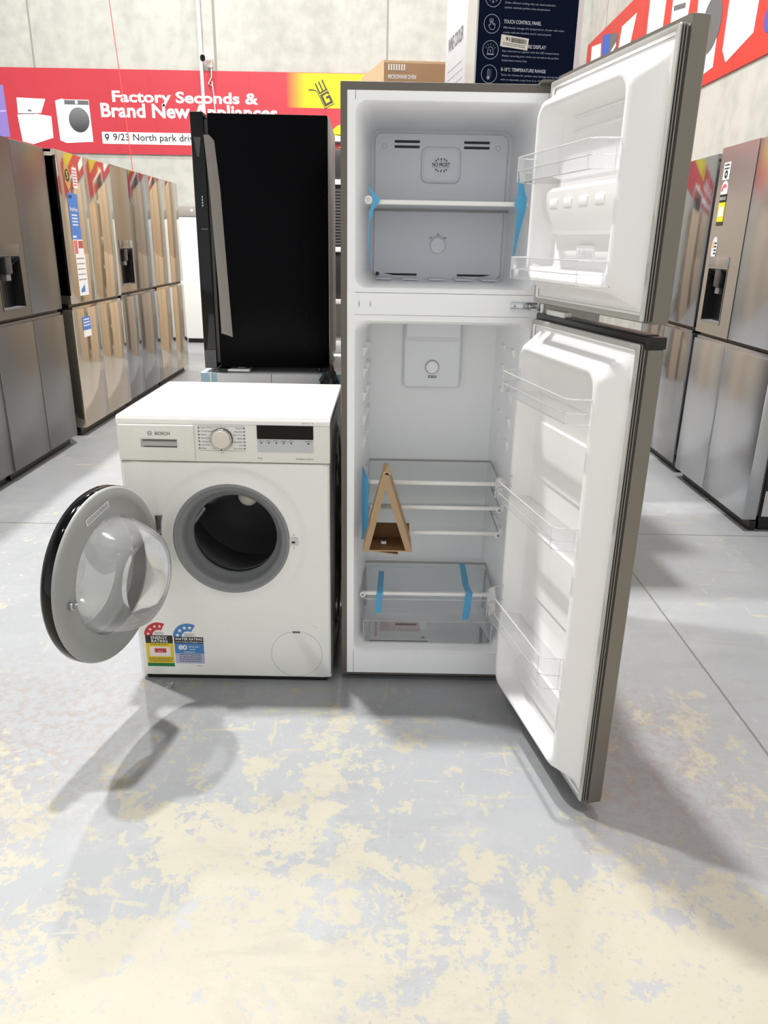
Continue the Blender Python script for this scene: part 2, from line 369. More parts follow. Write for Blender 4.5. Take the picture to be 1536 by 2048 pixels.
# printed pictures
b = MB(); MP = MXZ(0, -.0125, 0); PW = mat('print_white', (240, 240, 240), .5); PG = mat('print_grey', (96, 96, 98), .5); PS = mat('print_shade', (216, 218, 222), .5)
b.prism([(-4.155, 2.845), (-3.85, 2.85), (-3.772, 3.017), (-4.148, 3.028)], .001, PW, MP)
b.prism([(-4.165, 2.83), (-3.92, 2.842), (-3.72, 2.815), (-3.725, 2.56), (-4.0, 2.478), (-4.14, 2.51)], .001, PW, MP)
b.prism(rect(-4.155, -3.93, 2.837, 2.846), .0015, PG, MP); b.prism(rect(-4.02, -3.97, 2.868, 2.888), .0015, PG, MP)
b.build('chest_freezer_picture', sign)
b = MB()
b.prism([(-3.648, 3.0), (-3.555, 3.026), (-3.53, 3.015), (-3.555, 2.5), (-3.637, 2.53)], .001, PS, MP)
b.prism([(-3.53, 3.015), (-3.208, 3.014), (-3.198, 2.52), (-3.555, 2.5)], .0011, PW, MP)
b.prism([(-3.527, 3.008), (-3.212, 3.006), (-3.210, 2.955), (-3.53, 2.957)], .0015, PG, MP); b.prism(disc(-3.37, 2.983, .02), .002, PW, MP)
b.prism([(x * .155 - 3.36, z * .165 + 2.775) for x, z in disc(0, 0, 1)], .0015, PS, MP)
b.prism([(x * .135 - 3.357, z * .148 + 2.777) for x, z in disc(0, 0, 1)], .002, grad_mat('print_door_glass', (48, 48, 52), (120, 120, 122), 2.64, 2.92, 2), MP)
b.build('washing_machine_picture', sign)
b = MB(); b.prism([(-4.75, 2.56), (-4.296, 2.56), (-4.303, 3.17), (-4.75, 3.19)], .001, mat('print_violet', (136, 118, 188), .5), MP)
b.prism([(-4.75, 2.83), (-4.31, 2.86), (-4.31, 2.88), (-4.75, 2.85)], .0015, mat('print_violet_light', (180, 168, 222), .5), MP); b.build('screen_picture', sign)

# right wall sign, printed pictures placed on the wall plane (coordinates y,z)
RRED = mat('side_sign_red', (200, 48, 38), .5, var=.08, varscale=.7)
side = empty('wall_sign', 'red sign with white appliance pictures running along the right wall', 'sign', (3.249, 0, 0))
MR = Matrix(((0, 0, -1, -.012), (1, 0, 0, 0), (0, 1, 0, 0), (0, 0, 0, 1)))      # local x->y, local y->z, local z->-x
MR1 = MR @ Matrix.Translation((0, 0, .001))
b = MB(); b.prism([(8.93, 2.54), (8.93, 3.725), (-.5, 3.725), (-.5, 2.54)], -.011, RRED, MR)
for y in (6.55, 4.2, 1.8): b.prism(rect(y, y + .008, 2.54, 3.725), .001, mat('side_sign_seam', (150, 60, 52), .5), MR)
b.build('sign_board', side)
def pic(name, items):
    b = MB()
    for k, (poly, m) in enumerate(items): b.prism(poly, .001 + .0006 * k, m, MR1)
    b.build(name, side)
DB = mat('print_blue', (38, 88, 190), .5); SG = mat('print_pale', (222, 228, 230), .5)
pic('freezer_picture', [([(8.687, 3.66), (8.24, 3.60), (8.14, 3.2), (8.30, 3.06), (8.66, 3.1)], PW)])
pic('dishwasher_picture', [([(8.175, 3.665), (7.834, 3.607), (7.824, 3.25), (8.12, 3.2)], DB), ([(7.834, 3.607), (7.53, 3.543), (7.517, 3.25), (7.824, 3.25)], PG),
    ([(7.80, 3.40), (7.55, 3.46), (7.54, 3.42), (7.79, 3.36)], SG)])
pic('open_freezer_picture', [([(6.852, 3.568), (7.371, 3.567), (7.47, 3.22), (6.97, 3.334)], SG), ([(7.47, 3.2), (6.9, 3.3), (6.75, 3.0), (7.3, 2.9)], PW)])
pic('fridge_picture', [([(6.45, 3.70), (5.93, 3.70), (5.98, 2.75), (6.41, 2.7)], SG), ([(6.20, 3.70), (6.16, 3.70), (6.18, 2.74), (6.21, 2.74)], PS)])
pic('microwave_picture', [([(5.76, 3.62), (5.26, 3.62), (5.34, 2.95), (5.73, 2.9)], PW), ([(5.7, 3.33), (5.4, 3.28), (5.4, 3.24), (5.7, 3.29)], PG)])
pic('washing_machine_picture', [([(5.13, 3.55), (4.6, 3.55), (4.589, 2.64), (5.05, 2.6)], PW), ([(4.75 + .2 * math.cos(t / 4), 2.96 + .2 * math.sin(t / 4)) for t in range(25)], PG)])
pic('cooktop_picture', [([(4.45, 3.4), (3.9, 3.4), (3.933, 2.722), (4.348, 2.624), (4.44, 2.72)], PW), (disc(3.70, 2.76, .09), mat('print_violet2', (86, 74, 160), .5))])

# ------------------------------------------------------------------ security camera with its cable and conduit, and the thin red line
t = empty('security_camera', 'small white security camera with black lens above the red sign', 'camera', (-1.61, 9, 3.47))
b = MB(); b.box(-.02, .05, -.05, 0, -.06, .06, WHITE, .006); b.tube([(0, -.05, 0), (-.02, -.10, .02)], .02, WHITE); b.build('wall_bracket', t)
b = MB(); b.tube([(.03, -.08, .03), (-.035, -.17, .02)], [.045, .05], WHITE, 16); b.build('housing', t)
b = MB(); b.tube([(-.03, -.168, .02), (-.047, -.188, .018)], [.04, .036], BLACKGLOSS, 16); b.build('lens', t)
b = MB(); b.tube([(-1.7, 8.965, 6.4), (-1.7, 8.965, 2.38)], .022, mat('white_conduit', (240, 240, 238), .4), 10); b.tube([(-1.64, 8.99, 4.4), (-1.66, 8.975, 4.36), (-1.7, 8.965, 4.36)], .012, WHITE, 8)
tag(b.build('conduit_pipe'), 'thin white conduit pipe running down the back wall past the camera', 'pipe')
b = MB(); b.tube([(-1.575, 8.97, 3.405), (-1.575, 8.955, 3.3), (-1.62, 8.95, 3.22), (-1.58, 8.95, 3.2), (-1.575, 8.96, 3.26), (-1.56, 8.965, 3.1), (-1.54, 8.965, 2.5)], .007, WHITE, 6)
tag(b.build('camera_cable'), 'loose white cable hanging beneath the security camera over the sign', 'cable')
b = MB(); b.tube([(-2.78, 7.6, 6.3), (-2.38, 7.6, 3.9), (-2.30, 7.6, 2.6), (-2.27, 7.6, 1.9)], .005, mat('red_cord', (226, 84, 78), .6), 6)
tag(b.build('red_cord'), 'thin red cord hanging down in front of the sign at left', 'cord')

# ------------------------------------------------------------------ tall french-door fridges in the two rows
def plate_hole(b, x0, x1, z0, z1, y0, y1, hole, m):
    if not hole: b.box(x0, x1, y0, y1, z0, z1, m, .006); return
    a, c, e, f = hole
    b.box(x0, a, y0, y1, z0, z1, m); b.box(c, x1, y0, y1, z0, z1, m); b.box(a, c, y0, y1, z0, e, m); b.box(a, c, y0, y1, f, z1, m)

def french_fridge(label, loc, rz, w, h, steel, body, seam=.5, disp=None, depth=.68, gap=.87, gapw=.035, extras=None, dt=.07):
    """local: front at y=0 facing -y, x from 0 to w. disp=(x0,x1,z0,z1) opening of the dispenser niche"""
    t = empty('french_door_fridge', label, 'fridge', loc, rz)
    b = MB(); b.box(.004, w - .004, dt + .012, depth, .05, h - .012, body, .004)
    b.box(.03, w - .03, dt + .03, depth - .03, .0, .05, BLACK); b.box(.0, .12, dt - .05, dt + .05, h - .02, h, BLACK, .003); b.box(w - .12, w, dt - .05, dt + .05, h - .02, h, BLACK, .003)
    b.build('cabinet', t)
    b = MB(); b.box(.02, w - .02, dt - .02, dt + .012, .0, .05, BLACK); b.build('plinth', t)
    xs = w * seam; g = .004
    for k, (a, c) in enumerate(((0, xs - g), (xs + g, w))):
        d = MB(); hole = disp if disp and a <= disp[0] < c else None
        plate_hole(d, a, c, gap + gapw / 2, h, 0, dt, hole, steel); d.box(a + .01, c - .01, dt, dt + .012, gap + .03, h - .02, DARKSEAL)
        dd = d.build('upper_door', t)
        if hole:
            x0, x1, z0, z1 = hole
            n = MB(); n.loft([rr(x0, x1, z0, z1, .008, -.002), rr(x0 + .006, x1 - .006, z0 + .006, z1 - .006, .008, -.002), rr(x0 + .01, x1 - .01, z0 + .01, z1 - .06, .01, .055)],
                            ms=[steel, BLACK, BLACK], cap1=True)
            n.box(x0 + .01, x1 - .01, .0, .05, z0 + .004, z0 + .012, mat('drip_tray_grey', (120, 120, 122), .4)); n.build('dispenser_niche', dd)
            n = MB(); cx = (x0 + x1) / 2; n.box(cx - .035, cx + .035, .0, .045, z1 - .10, z1 - .005, mat('nozzle_grey', (58, 58, 60), .3), .006)
            n.box(cx - .025, cx + .025, .01, .04, z1 - .135, z1 - .10, mat('nozzle_light', (150, 150, 152), .3, .5), .004); n.build('water_nozzle', dd)
            n = MB(); n.box(x0, x1, -.004, .0, z1, z1 + .055, steel, .001); n.build('dispenser_panel', dd)
    for a, c in ((0, xs - g), (xs + g, w)):
        d = MB(); d.box(a, c, 0, dt, .06, gap - gapw / 2, steel, .006); d.box(a + .01, c - .01, dt, dt + .012, .08, gap - .03, DARKSEAL); d.build('lower_door', t)
    b = MB(); b.box(.01, w - .01, .03, dt + .012, gap - gapw / 2 - .012, gap + gapw / 2 + .004, BLACK)
    b.box(.02, w - .02, .008, .03, gap - gapw / 2 - .002, gap - gapw / 2 + .016, steel, .002); b.build('handle_recess', t)
    if extras: extras(t, w, h)
    return t

LX = -1.345
def ex_near_left(t, w, h): pass
french_fridge('dark stainless four-door fridge with water dispenser, nearest in the left row', (-1.325, 2.0, 0), PI / 2, .89, 1.815, TIN_DARK, mat('black_side', (8, 8, 10), .4), .52, (.13, .40, .925, 1.215), gap=.865)
def ex_champ(t, w, h):
    b = MB(); b.box(-.0, .003, .006, .066, .95, 1.79, BLACKGLOSS); b.box(-.004, .0, -.002, .014, .95, 1.8, mat('polished_edge', (220, 220, 222), .08, 1.)); b.build('door_edge_trim', t)
    b = MB(); M = MXZ(0, -.0012, 0)
    b.prism([(.12, 1.755), (.17, 1.76), (.205, 1.7), (.195, 1.63), (.155, 1.60), (.118, 1.64), (.105, 1.70)], .0008, mat('gold_sticker', (196, 160, 84), .4), M); b.prism(disc(.155, 1.69, .038), .0014, mat('sticker_dark', (70, 58, 40), .5), M)
    b.text('5', .140, .170, 1.67, 1.715, MXZ(0, -.003, 0), mat('gold_ink', (226, 196, 120), .5), .02); b.build('gold_warranty_sticker', t)['label'] = 'gold medal shaped sticker'
    b = MB(); b.prism(rect(.245, .315, 1.62, 1.745), .0008, WS, M); bars(b, .252, .308, 1.63, 1.735, 6, mat('red_ink', (196, 70, 70), .5), MXZ(0, -.002, 0), words=3); b.build('white_sticker', t)
    b = MB(); BL = mat('blue_sticker', (66, 130, 212), .4); b.prism(rect(.125, .285, 1.30, 1.585), .0008, BL, M); M3 = MXZ(0, -.0022, 0)
    b.prism(rect(.14, .19, 1.555, 1.572), .0005, mat('navy_ink', (20, 50, 120), .5), M3); b.text('PrintView', .14, .265, 1.475, 1.50, M3, WS, .01); bars(b, .16, .25, 1.38, 1.46, 4, WS, M3, words=3); bars(b, .14, .2, 1.30, 1.33, 1, WS, M3, words=2)
    b.build('blue_feature_label', t)
    b = MB(); b.prism(rect(.135, .30, 1.205, 1.30), .0008, WS, M); b.prism(rect(.14, .20, 1.21, 1.295), .0014, mat('pink_print', (222, 120, 120), .5), M); b.prism(rect(.215, .295, 1.245, 1.292), .0014, mat('brown_print', (180, 96, 84), .5), M)
    b.prism(rect(.15, .31, .94, 1.205), .0008, WS, M); bars(b, .16, .29, 1.02, 1.19, 5, GREYINK, MXZ(0, -.0025, 0), fill=.15, words=3); b.prism([(.18, .96), (.25, .965), (.25, 1.01), (.18, .98)], .0014, BL, M); b.build('white_feature_label', t)
    b = MB(); b.prism(rect(.14, .275, .71, .80), .0008, BL, M); b.prism(rect(.14, .275, .665, .71), .0009, WS, M); bars(b, .15, .26, .73, .79, 3, WS, M3, words=3); b.build('small_blue_label', t)
french_fridge('glossy champagne four-door fridge covered in blue and white stickers', (-1.335, 3.075, 0), PI / 2, .98, 1.83, TIN_CHAMP, mat('black_side2', (10, 10, 12), .35), .47, extras=ex_champ, gap=.875)
french_fridge('mirror-grey four-door fridge with tall black dispenser, third in the left row', (-1.35, 4.085, 0), PI / 2, .96, 1.835, TIN_GREY, mat('black_side3', (8, 8, 10), .4), .42, (.06, .37, .955, 1.245), gap=.89)
french_fridge('plain champagne four-door fridge at the far end of the left row', (-1.355, 5.075, 0), PI / 2, .94, 1.835, TIN_CHAMP, mat('grey_side4', (70, 68, 66), .4), .54, gap=.895)
french_fridge('dark fridge barely entering the frame at the bottom of the left edge', (-1.33, 1.10, 0), PI / 2, .90, 1.80, TIN_DARK, mat('black_side5', (8, 8, 10), .4), .5, gap=.865)

def ex_right(t, w, h):
    M = MXZ(0, -.0012, 0); M3 = MXZ(0, -.0024, 0)
    b = MB(); b.prism(rect(.055, .135, 1.655, 1.74), .0008, WS, M); bars(b, .065, .125, 1.70, 1.735, 2, INK, M3, words=2); ring(b, .095, 1.682, .008, .02, .0006, INK, M3, 16); b.build('white_feature_sticker', t)
    b = MB(); b.prism([(.06, 1.585)] + [(.10 + .04 * math.cos(a * PI / 10), 1.605 + .045 * math.sin(a * PI / 10)) for a in range(10, -1, -1)] + [(.14, 1.585)], .0008, WS, M)
    b.prism(arc_band(.10, 1.60, .018, .036, 40, 180), .0006, mat('label_pink', (222, 96, 112), .5), M3); b.prism(rect(.06, .14, 1.545, 1.585), .0008, INK, M); b.text('ENERGY RATING', .065, .135, 1.556, 1.572, M3, WS)
    b.prism(rect(.06, .14, 1.45, 1.545), .0008, YEL, M); b.prism(rect(.072, .128, 1.475, 1.525), .0006, WS, M3); b.prism(rect(.06, .14, 1.43, 1.45), .0008, SDARK, M); b.build('energy_label', t)
    b = MB(); b.prism([(x * .035 + .085, z * .06 + 1.315) for x, z in disc(0, 0, 1)], .0008, PS, M); b.prism(rect(.06, .08, 1.32, 1.35), .0015, mat('orange_print', (226, 170, 90), .5), M); bars(b, .085, .112, 1.28, 1.35, 4, INK, M3, words=2); b.build('oval_sticker', t)
    b = MB(); b.box(w, w + .002, .09, .2, .08, .21, mat('rating_plate', (190, 190, 192), .4)); b.build('rating_plate', t)
french_fridge('large stainless four-door fridge with water dispenser, nearest in the right row', (2.515, 2.345, 0), -PI / 2, .925, 1.815, TIN_LIGHT, mat('black_side6', (10, 10, 12), .25), .46, (.05, .30, .93, 1.22), extras=ex_right, gap=.855)
french_fridge('darker stainless fridge half hidden behind the open door, right row', (2.53, 3.34, 0), -PI / 2, .91, 1.80, TIN_GREY, mat('black_side7', (6, 6, 8), .35), .5, gap=.865)

# ------------------------------------------------------------------ white upright freezer and rack by the back wall
t = empty('upright_freezer', 'plain white upright freezer with a grey top strip by the back wall', 'freezer', (-1.98, 8.3, 0))
b = MB(); b.box(0, .72, .03, .66, .05, 1.72, WHITE, .01); b.box(.03, .7, .06, .6, 0, .05, BLACK); b.build('cabinet', t)
b = MB(); b.box(0, .72, -.03, .03, .06, 1.59, WHITE, .012); b.build('door', t)
b = MB(); b.box(0, .72, -.03, .03, 1.595, 1.72, mat('taupe_strip', (160, 154, 148), .4), .006); b.box(.19, .22, -.034, -.03, 1.655, 1.685, WS); b.build('control_strip', t)

t = empty('storage_rack', 'narrow strip of white rack loaded with dark goods, seen between black and open fridges', 'rack', (-.45, 8.2, 0))
for x in (0, 1.5):
    for y in (0, .55): b = MB(); b.box(x, x + .05, y, y + .05, 0, 2.55, WHITE); b.build('upright', t)
for z in (.0, .55, 1.20, 2.0, 2.49):
    b = MB(); b.box(0, 1.55, 0, .6, z, z + .06, WHITE, .004); b.build('shelf', t)
for k, (z0, z1) in enumerate(((.615, 1.18), (1.27, 1.98), (2.06, 2.42))):
    b = MB(); b.box(-.36, .35, 8.26, 8.72, z0 + .003, z1, mat('charcoal_metal', (46, 46, 48), .4), .02)
    n = 18 if k == 1 else 0
    for i in range(n): b.box(-.34, .33, 8.245, 8.26, z0 + .02 + i * (z1 - z0 - .04) / n, z0 + .02 + (i + .55) * (z1 - z0 - .04) / n, mat('charcoal_rib', (84, 84, 86), .4))
    nm = ('boxed_oven', 'ribbed_heater', 'range_hood')[k]
    tag(b.build(nm), ('dark smooth appliance on the lower shelf of the white rack', 'ribbed dark appliance on the middle shelf of the white rack', 'dark appliance on the top shelf of the white rack')[k], 'appliance')

# ------------------------------------------------------------------ tall fridges behind the open one (they carry the boxes)
french_fridge('tall grey fridge directly behind the open fridge, under the wine cooler carton', (.64, .85, 0), 0, .91, 1.80, TIN_GREY, mat('grey_side8', (90, 90, 92), .4), gap=.865)
french_fridge('tall grey fridge further back, under the microwave carton', (.62, 1.80, 0), 0, .91, 1.78, TIN_GREY, mat('grey_side9', (90, 90, 92), .4), gap=.865)

# ------------------------------------------------------------------ cartons
NAVY = mat('navy_print', (8, 20, 44), .6, spec=.06); CWHITE = mat('carton_white', (232, 230, 232), .5); PALE = mat('pale_print', (150, 166, 180), .5); CTAN = mat('kraft_board', (212, 180, 140), .8, var=.05)
t = empty('wine_cooler_carton', 'tall navy and white wine cooler carton standing on top behind the open fridge', 'box', (1.058, 1.1, 1.80), math.radians(9))
b = MB(); b.box(0, .40, 0, .50, 0, .92, CWHITE, .002); b.build('carton', t)
b = MB(); b.box(.004, .378, -.0012, 0, .0, .92, NAVY)
b.build('front_panel', t)
b = MB(); M = MXZ(0, -.0016, -1.80)
def icon(kind, cx, cz):
    ring(b, cx, cz, .0285, .0305, .0004, PALE, M, 30)
    def ln(x0, z0, x1, z1, w=.0018):
        d = Vector((x1 - x0, z1 - z0)).normalized() * w / 2; n = Vector((-d.y, d.x))
        b.prism([(cx + x0 + n.x, cz + z0 + n.y), (cx + x1 + n.x, cz + z1 + n.y), (cx + x1 - n.x, cz + z1 - n.y), (cx + x0 - n.x, cz + z0 - n.y)], .0004, PALE, M)
    if kind == 'hand':
        ring(b, cx - .002, cz + .010, .006, .0075, .0004, PALE, M, 16)
        P = [(-.005, .009), (-.005, -.004), (-.010, -.002), (-.012, -.006), (-.006, -.014), (-.003, -.018), (.008, -.018), (.012, -.010), (.012, .0), (.008, .001), (.004, .002), (.0, .003), (.0, .009), (-.0025, .012), (-.005, .009)]
        for p, q in zip(P, P[1:]): ln(*p, *q)
        ln(.004, .002, .004, -.004); ln(.008, .001, .008, -.004)
    if kind == 'lamp':
        P = [(-.010, -.012), (-.010, .001), (-.007, .007), (0, .010), (.007, .007), (.010, .001), (.010, -.012)]
        for p, q in zip(P, P[1:]): ln(*p, *q)
        b.prism(rect(cx - .013, cx + .013, cz - .016, cz - .012), .0004, PALE, M); ln(0, -.010, 0, -.003); ln(-.003, .001, 0, -.003); ln(.003, .001, 0, -.003)
        for a in (20, 55, 90, 125, 160): ln(.015 * math.cos(math.radians(a)), .001 + .015 * math.sin(math.radians(a)), .020 * math.cos(math.radians(a)), .001 + .020 * math.sin(math.radians(a)))
    if kind == 'temp':
        b.prism(disc(cx - .003, cz - .012, .006, 14), .0004, PALE, M); P = [(-.006, -.008), (-.006, .013), (-.003, .017), (0, .013), (0, -.008)]
        for p, q in zip(P, P[1:]): ln(*p, *q)
        for k in range(5): ln(.004, -.006 + k * .005, .009 if k % 2 == 0 else .007, -.006 + k * .005, .0012)
    if kind == 'flake':
        for a in range(0, 180, 60):
            c_, s_ = math.cos(math.radians(a + 30)) * .018, math.sin(math.radians(a + 30)) * .018; ln(-c_, -s_, c_, s_)
            for sg in (-1, 1):
                for dv in (-.5, .5): ln(sg * c_ * .6, sg * s_ * .6, sg * (c_ * .9 - s_ * dv * .5), sg * (s_ * .9 + c_ * dv * .5))
for kind, cz in (('flake', 2.148), ('hand', 2.066), ('lamp', 1.984), ('temp', 1.906)): icon(kind, .055, cz)
LT = [('THERMOELECTRIC COOLING', .098, .30, 2.176, 2.186, 1), ('Quiet, efficient cooling with our thermoelectric', .099, .29, 2.130, 2.1385, 0), ('system, maintain perfect wine temperature', .099, .270, 2.115, 2.1235, 0),
      ('TOUCH CONTROL PANEL', .099, .241, 2.070, 2.082, 1), ('Effortlessly manage the temperature of your mini wine', .099, .330, 2.052, 2.0605, 0), ('cooler with the intuitive touch control panel.', .099, .283, 2.037, 2.0455, 0),
      ('LED TEMPERATURE DISPLAY', .099, .266, 1.995, 2.007, 1), ('Stay informed at a glance with the LED temperature', .099, .318, 1.978, 1.9865, 0), ('display, ensuring your wines are served at the perfect', .099, .319, 1.963, 1.9715, 0), ('temperature every time.', .099, .197, 1.948, 1.9565, 0),
      ('8-18\u00b0C TEMPERATURE RANGE', .099, .272, 1.918, 1.930, 1), ('Tailor the climate for perfect wine storage and serving', .099, .325, 1.901, 1.9095, 0), ('with an adjustable range from 8 to 18\u00b0C', .099, .262, 1.886, 1.8945, 0)]
for s_, x0, x1, z0, z1, bd in LT: b.text(s_, x0, x1, z0, z1, M, mat('text_bright', (200, 208, 216), .5) if bd else PALE, .012 if bd else .004)
b.build('front_lettering', t)
b = MB(); ML2 = MXZ(.093, -.003, 2.035 - 1.80, rot=math.radians(-5)); b.prism(rect(0, .105, -.038, 0), .0006, mat('sticker_offwhite', (232, 228, 216), .5), ML2)
M5 = ML2 @ Matrix.Translation((0, 0, .0008)); b.text('91', .018, .033, -.018, -.006, M5, INK, .03)
R_ = random.Random(3); x = .038
while x < .098: w_ = R_.choice((.0008, .0014, .002)); b.prism(rect(x, x + w_, -.02, -.005), .0003, INK, M5); x += w_ + R_.choice((.0009, .0015))
bars(b, .01, .095, -.034, -.023, 2, GREYINK, M5, .0003, words=7); b.build('barcode_sticker', t)
b = MB(); MSd = Matrix(((0, 0, -1, -.0008), (-1, 0, 0, .5), (0, 1, 0, 0), (0, 0, 0, 1))); b.text('WINE COOLER', .05, .30, .26, .31, MSd, GREYINK, .01)
bars(b, .05, .30, .02, .2, 6, mat('faint_print', (206, 204, 210), .5), MSd, fill=.2, words=3); b.prism(rect(.36, .5, 0, .92), .0006, mat('grey_plastic_wrap', (196, 190, 184), .15), MSd); b.build('side_lettering', t)  # grey strip of plastic wrap down the near edge of the side

t = empty('microwave_carton', 'brown microwave oven carton behind the top left of open fridge', 'box', (.716, 1.9, 1.78), math.radians(3))
b = MB()
b.loft([[(0, 0, z), (.52, 0, z), (.44, .46, z), (-.10, .46, z)] for z in (0, .325)], CTAN, True, True)
b.face([(-.10, .46, .325), (0, 0, .325), (.0, .0, .33), (-.10, .46, .33)], CTAN); b.build('carton', t)
b = MB(); M = MXZ(0, -.001, 0); b.prism(rect(.002, .30, .01, .315), .0004, mat('print_brown', (176, 140, 104), .8), M)
M3 = MXZ(0, -.0018, 0); b.text('MICROWAVE OVEN', .02, .15, .250, .268, M3, WS, .015)
for k in range(7): b.prism(rect(.02 + k * .012, .026 + k * .012, .285, .31), .0003, WS, M3)
b.prism(rect(.02, .15, .215, .23), .0003, WS, M3); b.prism(rect(.30, .42, .16, .22), .0006, mat('tape_grey', (190, 190, 192), .3), M3); b.build('front_print', t)

# cartons standing further back (they show as brown in the glossy doors)
for (x, y, z, w, d, h, lb) in ((-.98, 6.7, 0, .88, .7, 1.05, 'large brown carton on the floor behind the black fridge, under a second one'), (-.96, 6.72, 1.05, .84, .66, 1.0, 'large brown carton stacked on top of another behind the black fridge'),
                               (.36, 6.7, 0, .95, .7, 1.95, 'tall brown carton on the floor behind the open fridge')):
    b = MB(); b.box(x, x + w, y, y + d, z, z + h - .002, mat('dull_kraft_board', (196, 178, 154), .8, var=.05), .004); b.box(x + w / 2 - .025, x + w / 2 + .025, y - .001, y + d + .001, z + .002, z + h - .001, mat('brown_tape', (190, 150, 100), .3))
    tag(b.build('shipping_carton'), lb, 'box')

# ------------------------------------------------------------------ black bar fridge on its pale base appliance
t = empty('pallet_carton', 'pale grey boxed appliance with blue taped corners under the black fridge', 'box', (.075, .70, 0), math.radians(1.5))
b = MB(); b.box(0, .515, 0, .56, .0, .852, mat('pale_wrap', (214, 214, 216), .45), .004); b.box(.255, .257, -.001, .002, .0, .852, GREYINK); b.build('carton', t)
for x0, x1 in ((0, .055), (.43, .515)):
    b = MB(); b.box(x0 - .001, x1 + .001, -.002, .08, .70, .853, mat('pale_blue_tape', (168, 200, 216), .35)); b.build('corner_tape', t)
b = MB(); b.box(.032, .037, -.003, .08, .70, .854, WS); b.build('white_strap', t)
b = MB(); Rw = random.Random(5); rings = []
for k in range(9):
    a = k / 8; c = Vector((.46 + .06 * a, .03, .80 + .035 * math.sin(a * 3))); rings.append([c + Vector((.0, math.cos(j * PI / 5) * .04, math.sin(j * PI / 5) * .045)) * (.35 + .65 * min(1, a * 1.6)) + Vector([Rw.uniform(-.006, .006) for _ in range(3)]) for j in range(10)])
b.loft(rings, mat('black_wrap', (18, 19, 20), .3), True, True)
tag(b.build('crumpled_black_wrap', None, (.055, .628, .02)), 'crumpled black plastic bag at the right corner under the black fridge', 'bag')

t = empty('bar_fridge', 'glossy black fridge turned side-on, raised up behind the washing machine', 'fridge', (.086, .72, .858), math.radians(1.2))
b = MB(); b.box(.058, .456, .0, .47, .014, .848, BLACKSHELL, .004); b.build('cabinet', t)
b = MB(); b.box(.0, .046, -.0, .47, .008, .852, BLACKGLOSS, .006); b.box(.046, .058, .01, .46, .03, .83, DARKSEAL); dr = b.build('door', t)
b = MB(); b.prism([(.010, .775), (.034, .775), (.026, .715), (.018, .715)], .001, mat('handle_grey', (60, 60, 62), .3), MXZ(0, -.001, 0)); b.build('handle_recess', dr)
b = MB(); b.prism(rect(.018, .040, .487, .4885), .001, mat('fine_line', (150, 150, 155), .4), MXZ(0, -.001, 0))
for k in range(4): b.prism(rect(.026, .029, .56 + k * .009, .566 + k * .009), .001, PS, MXZ(0, -.001, 0))
b.build('door_markings', dr)
b = MB(); b.prism(rect(.002, .044, .010, .075), .0008, mat('foot_panel_grey', (74, 74, 76), .4), MXZ(0, -.001, 0)); b.build('foot_panel', dr)
b = MB(); b.box(.452, .46, .02, .465, .02, .845, mat('back_metal', (200, 199, 197), .3, .4), .002); b.build('back_panel', t)
for x in (.1, .42):
    for y in (.03, .42):
        b = MB(); b.lathe([(.014, 0), (.014, .016)], BLACK, 12, Matrix.Translation((x, y, 0)), cap0=True, cap1=True); b.build('foot', t)
b = MB(); b.box(.085, .165, -.012, .05, .0, .008, WHITE, .002); b.box(.05, .09, -.01, .05, .0, .010, BLACK, .002); b.build('foam_pad', t)
# silver film strip on the side
b = MB(); Pl = [(.046, .782), (.052, .782), (.075, .77), (.088, .72), (.094, .6), (.099, .40), (.106, .13)]; 
b.loft([[(x, -.0035, z) for x, z in ((.044, .782), (.054, .62), (.060, .45), (.066, .28), (.068, .135))], [(x, -.0045 - .002 * (k % 2), z) for k, (x, z) in enumerate(((.062, .782), (.072, .62), (.078, .45), (.084, .28), (.087, .13)))],
        [(x, -.0015, z) for x, z in ((.078, .765), (.090, .62), (.096, .45), (.102, .28), (.108, .122))]], mat('silver_film', (140, 134, 128), .4, .1, bump=(8, .5, (60, 60, 1))), closed=False)
b.build('protective_film', t)['label'] = 'silver protective film strip'

# ------------------------------------------------------------------ washing machine
WM = empty('washing_machine', 'white front-loading washing machine with its round door swung open', 'washing machine', (0, 0, 0))
W, D = .598, .54
PC = (.305, .478)   # port centre x,z
def rect_pt(a, x0, x1, z0, z1, cx, cz):
    dx, dz = math.cos(a), math.sin(a); t_ = 1e9
    if dx > 1e-9: t_ = min(t_, (x1 - cx) / dx)
    if dx < -1e-9: t_ = min(t_, (x0 - cx) / dx)
    if dz > 1e-9: t_ = min(t_, (z1 - cz) / dz)
    if dz < -1e-9: t_ = min(t_, (z0 - cz) / dz)
    return cx + dx * t_, cz + dz * t_
angs = sorted(set([2 * PI * k / 96 for k in range(96)] + [math.atan2(z - PC[1], x - PC[0]) % (2 * PI) for x in (0, W) for z in (.013, .714)]))
def circ(r, y, cx=PC[0], cz=PC[1]): return [(cx + r * math.cos(a), y, cz + r * math.sin(a)) for a in angs]
b = MB()
def rp(mg, y): return [(lambda p: (p[0], y, p[1]))(rect_pt(a, mg, W - mg, .013 + mg, .714 - mg * .2, *PC)) for a in angs]
b.loft([rp(0, .02), rp(.003, .004), rp(.008, 0), circ(.232, 0), circ(.222, .0015), circ(.214, .007), circ(.182, .007), circ(.176, .004), circ(.172, .004), circ(.172, .012)], WHITE)
b.build('front_panel', WM)
b = MB(); b.box(.003, W - .003, .012, D, .02, .83, WHITE, .004)
# embossed ovals pressed into both metal sides
b.build('side_hidden', WM) if False else None
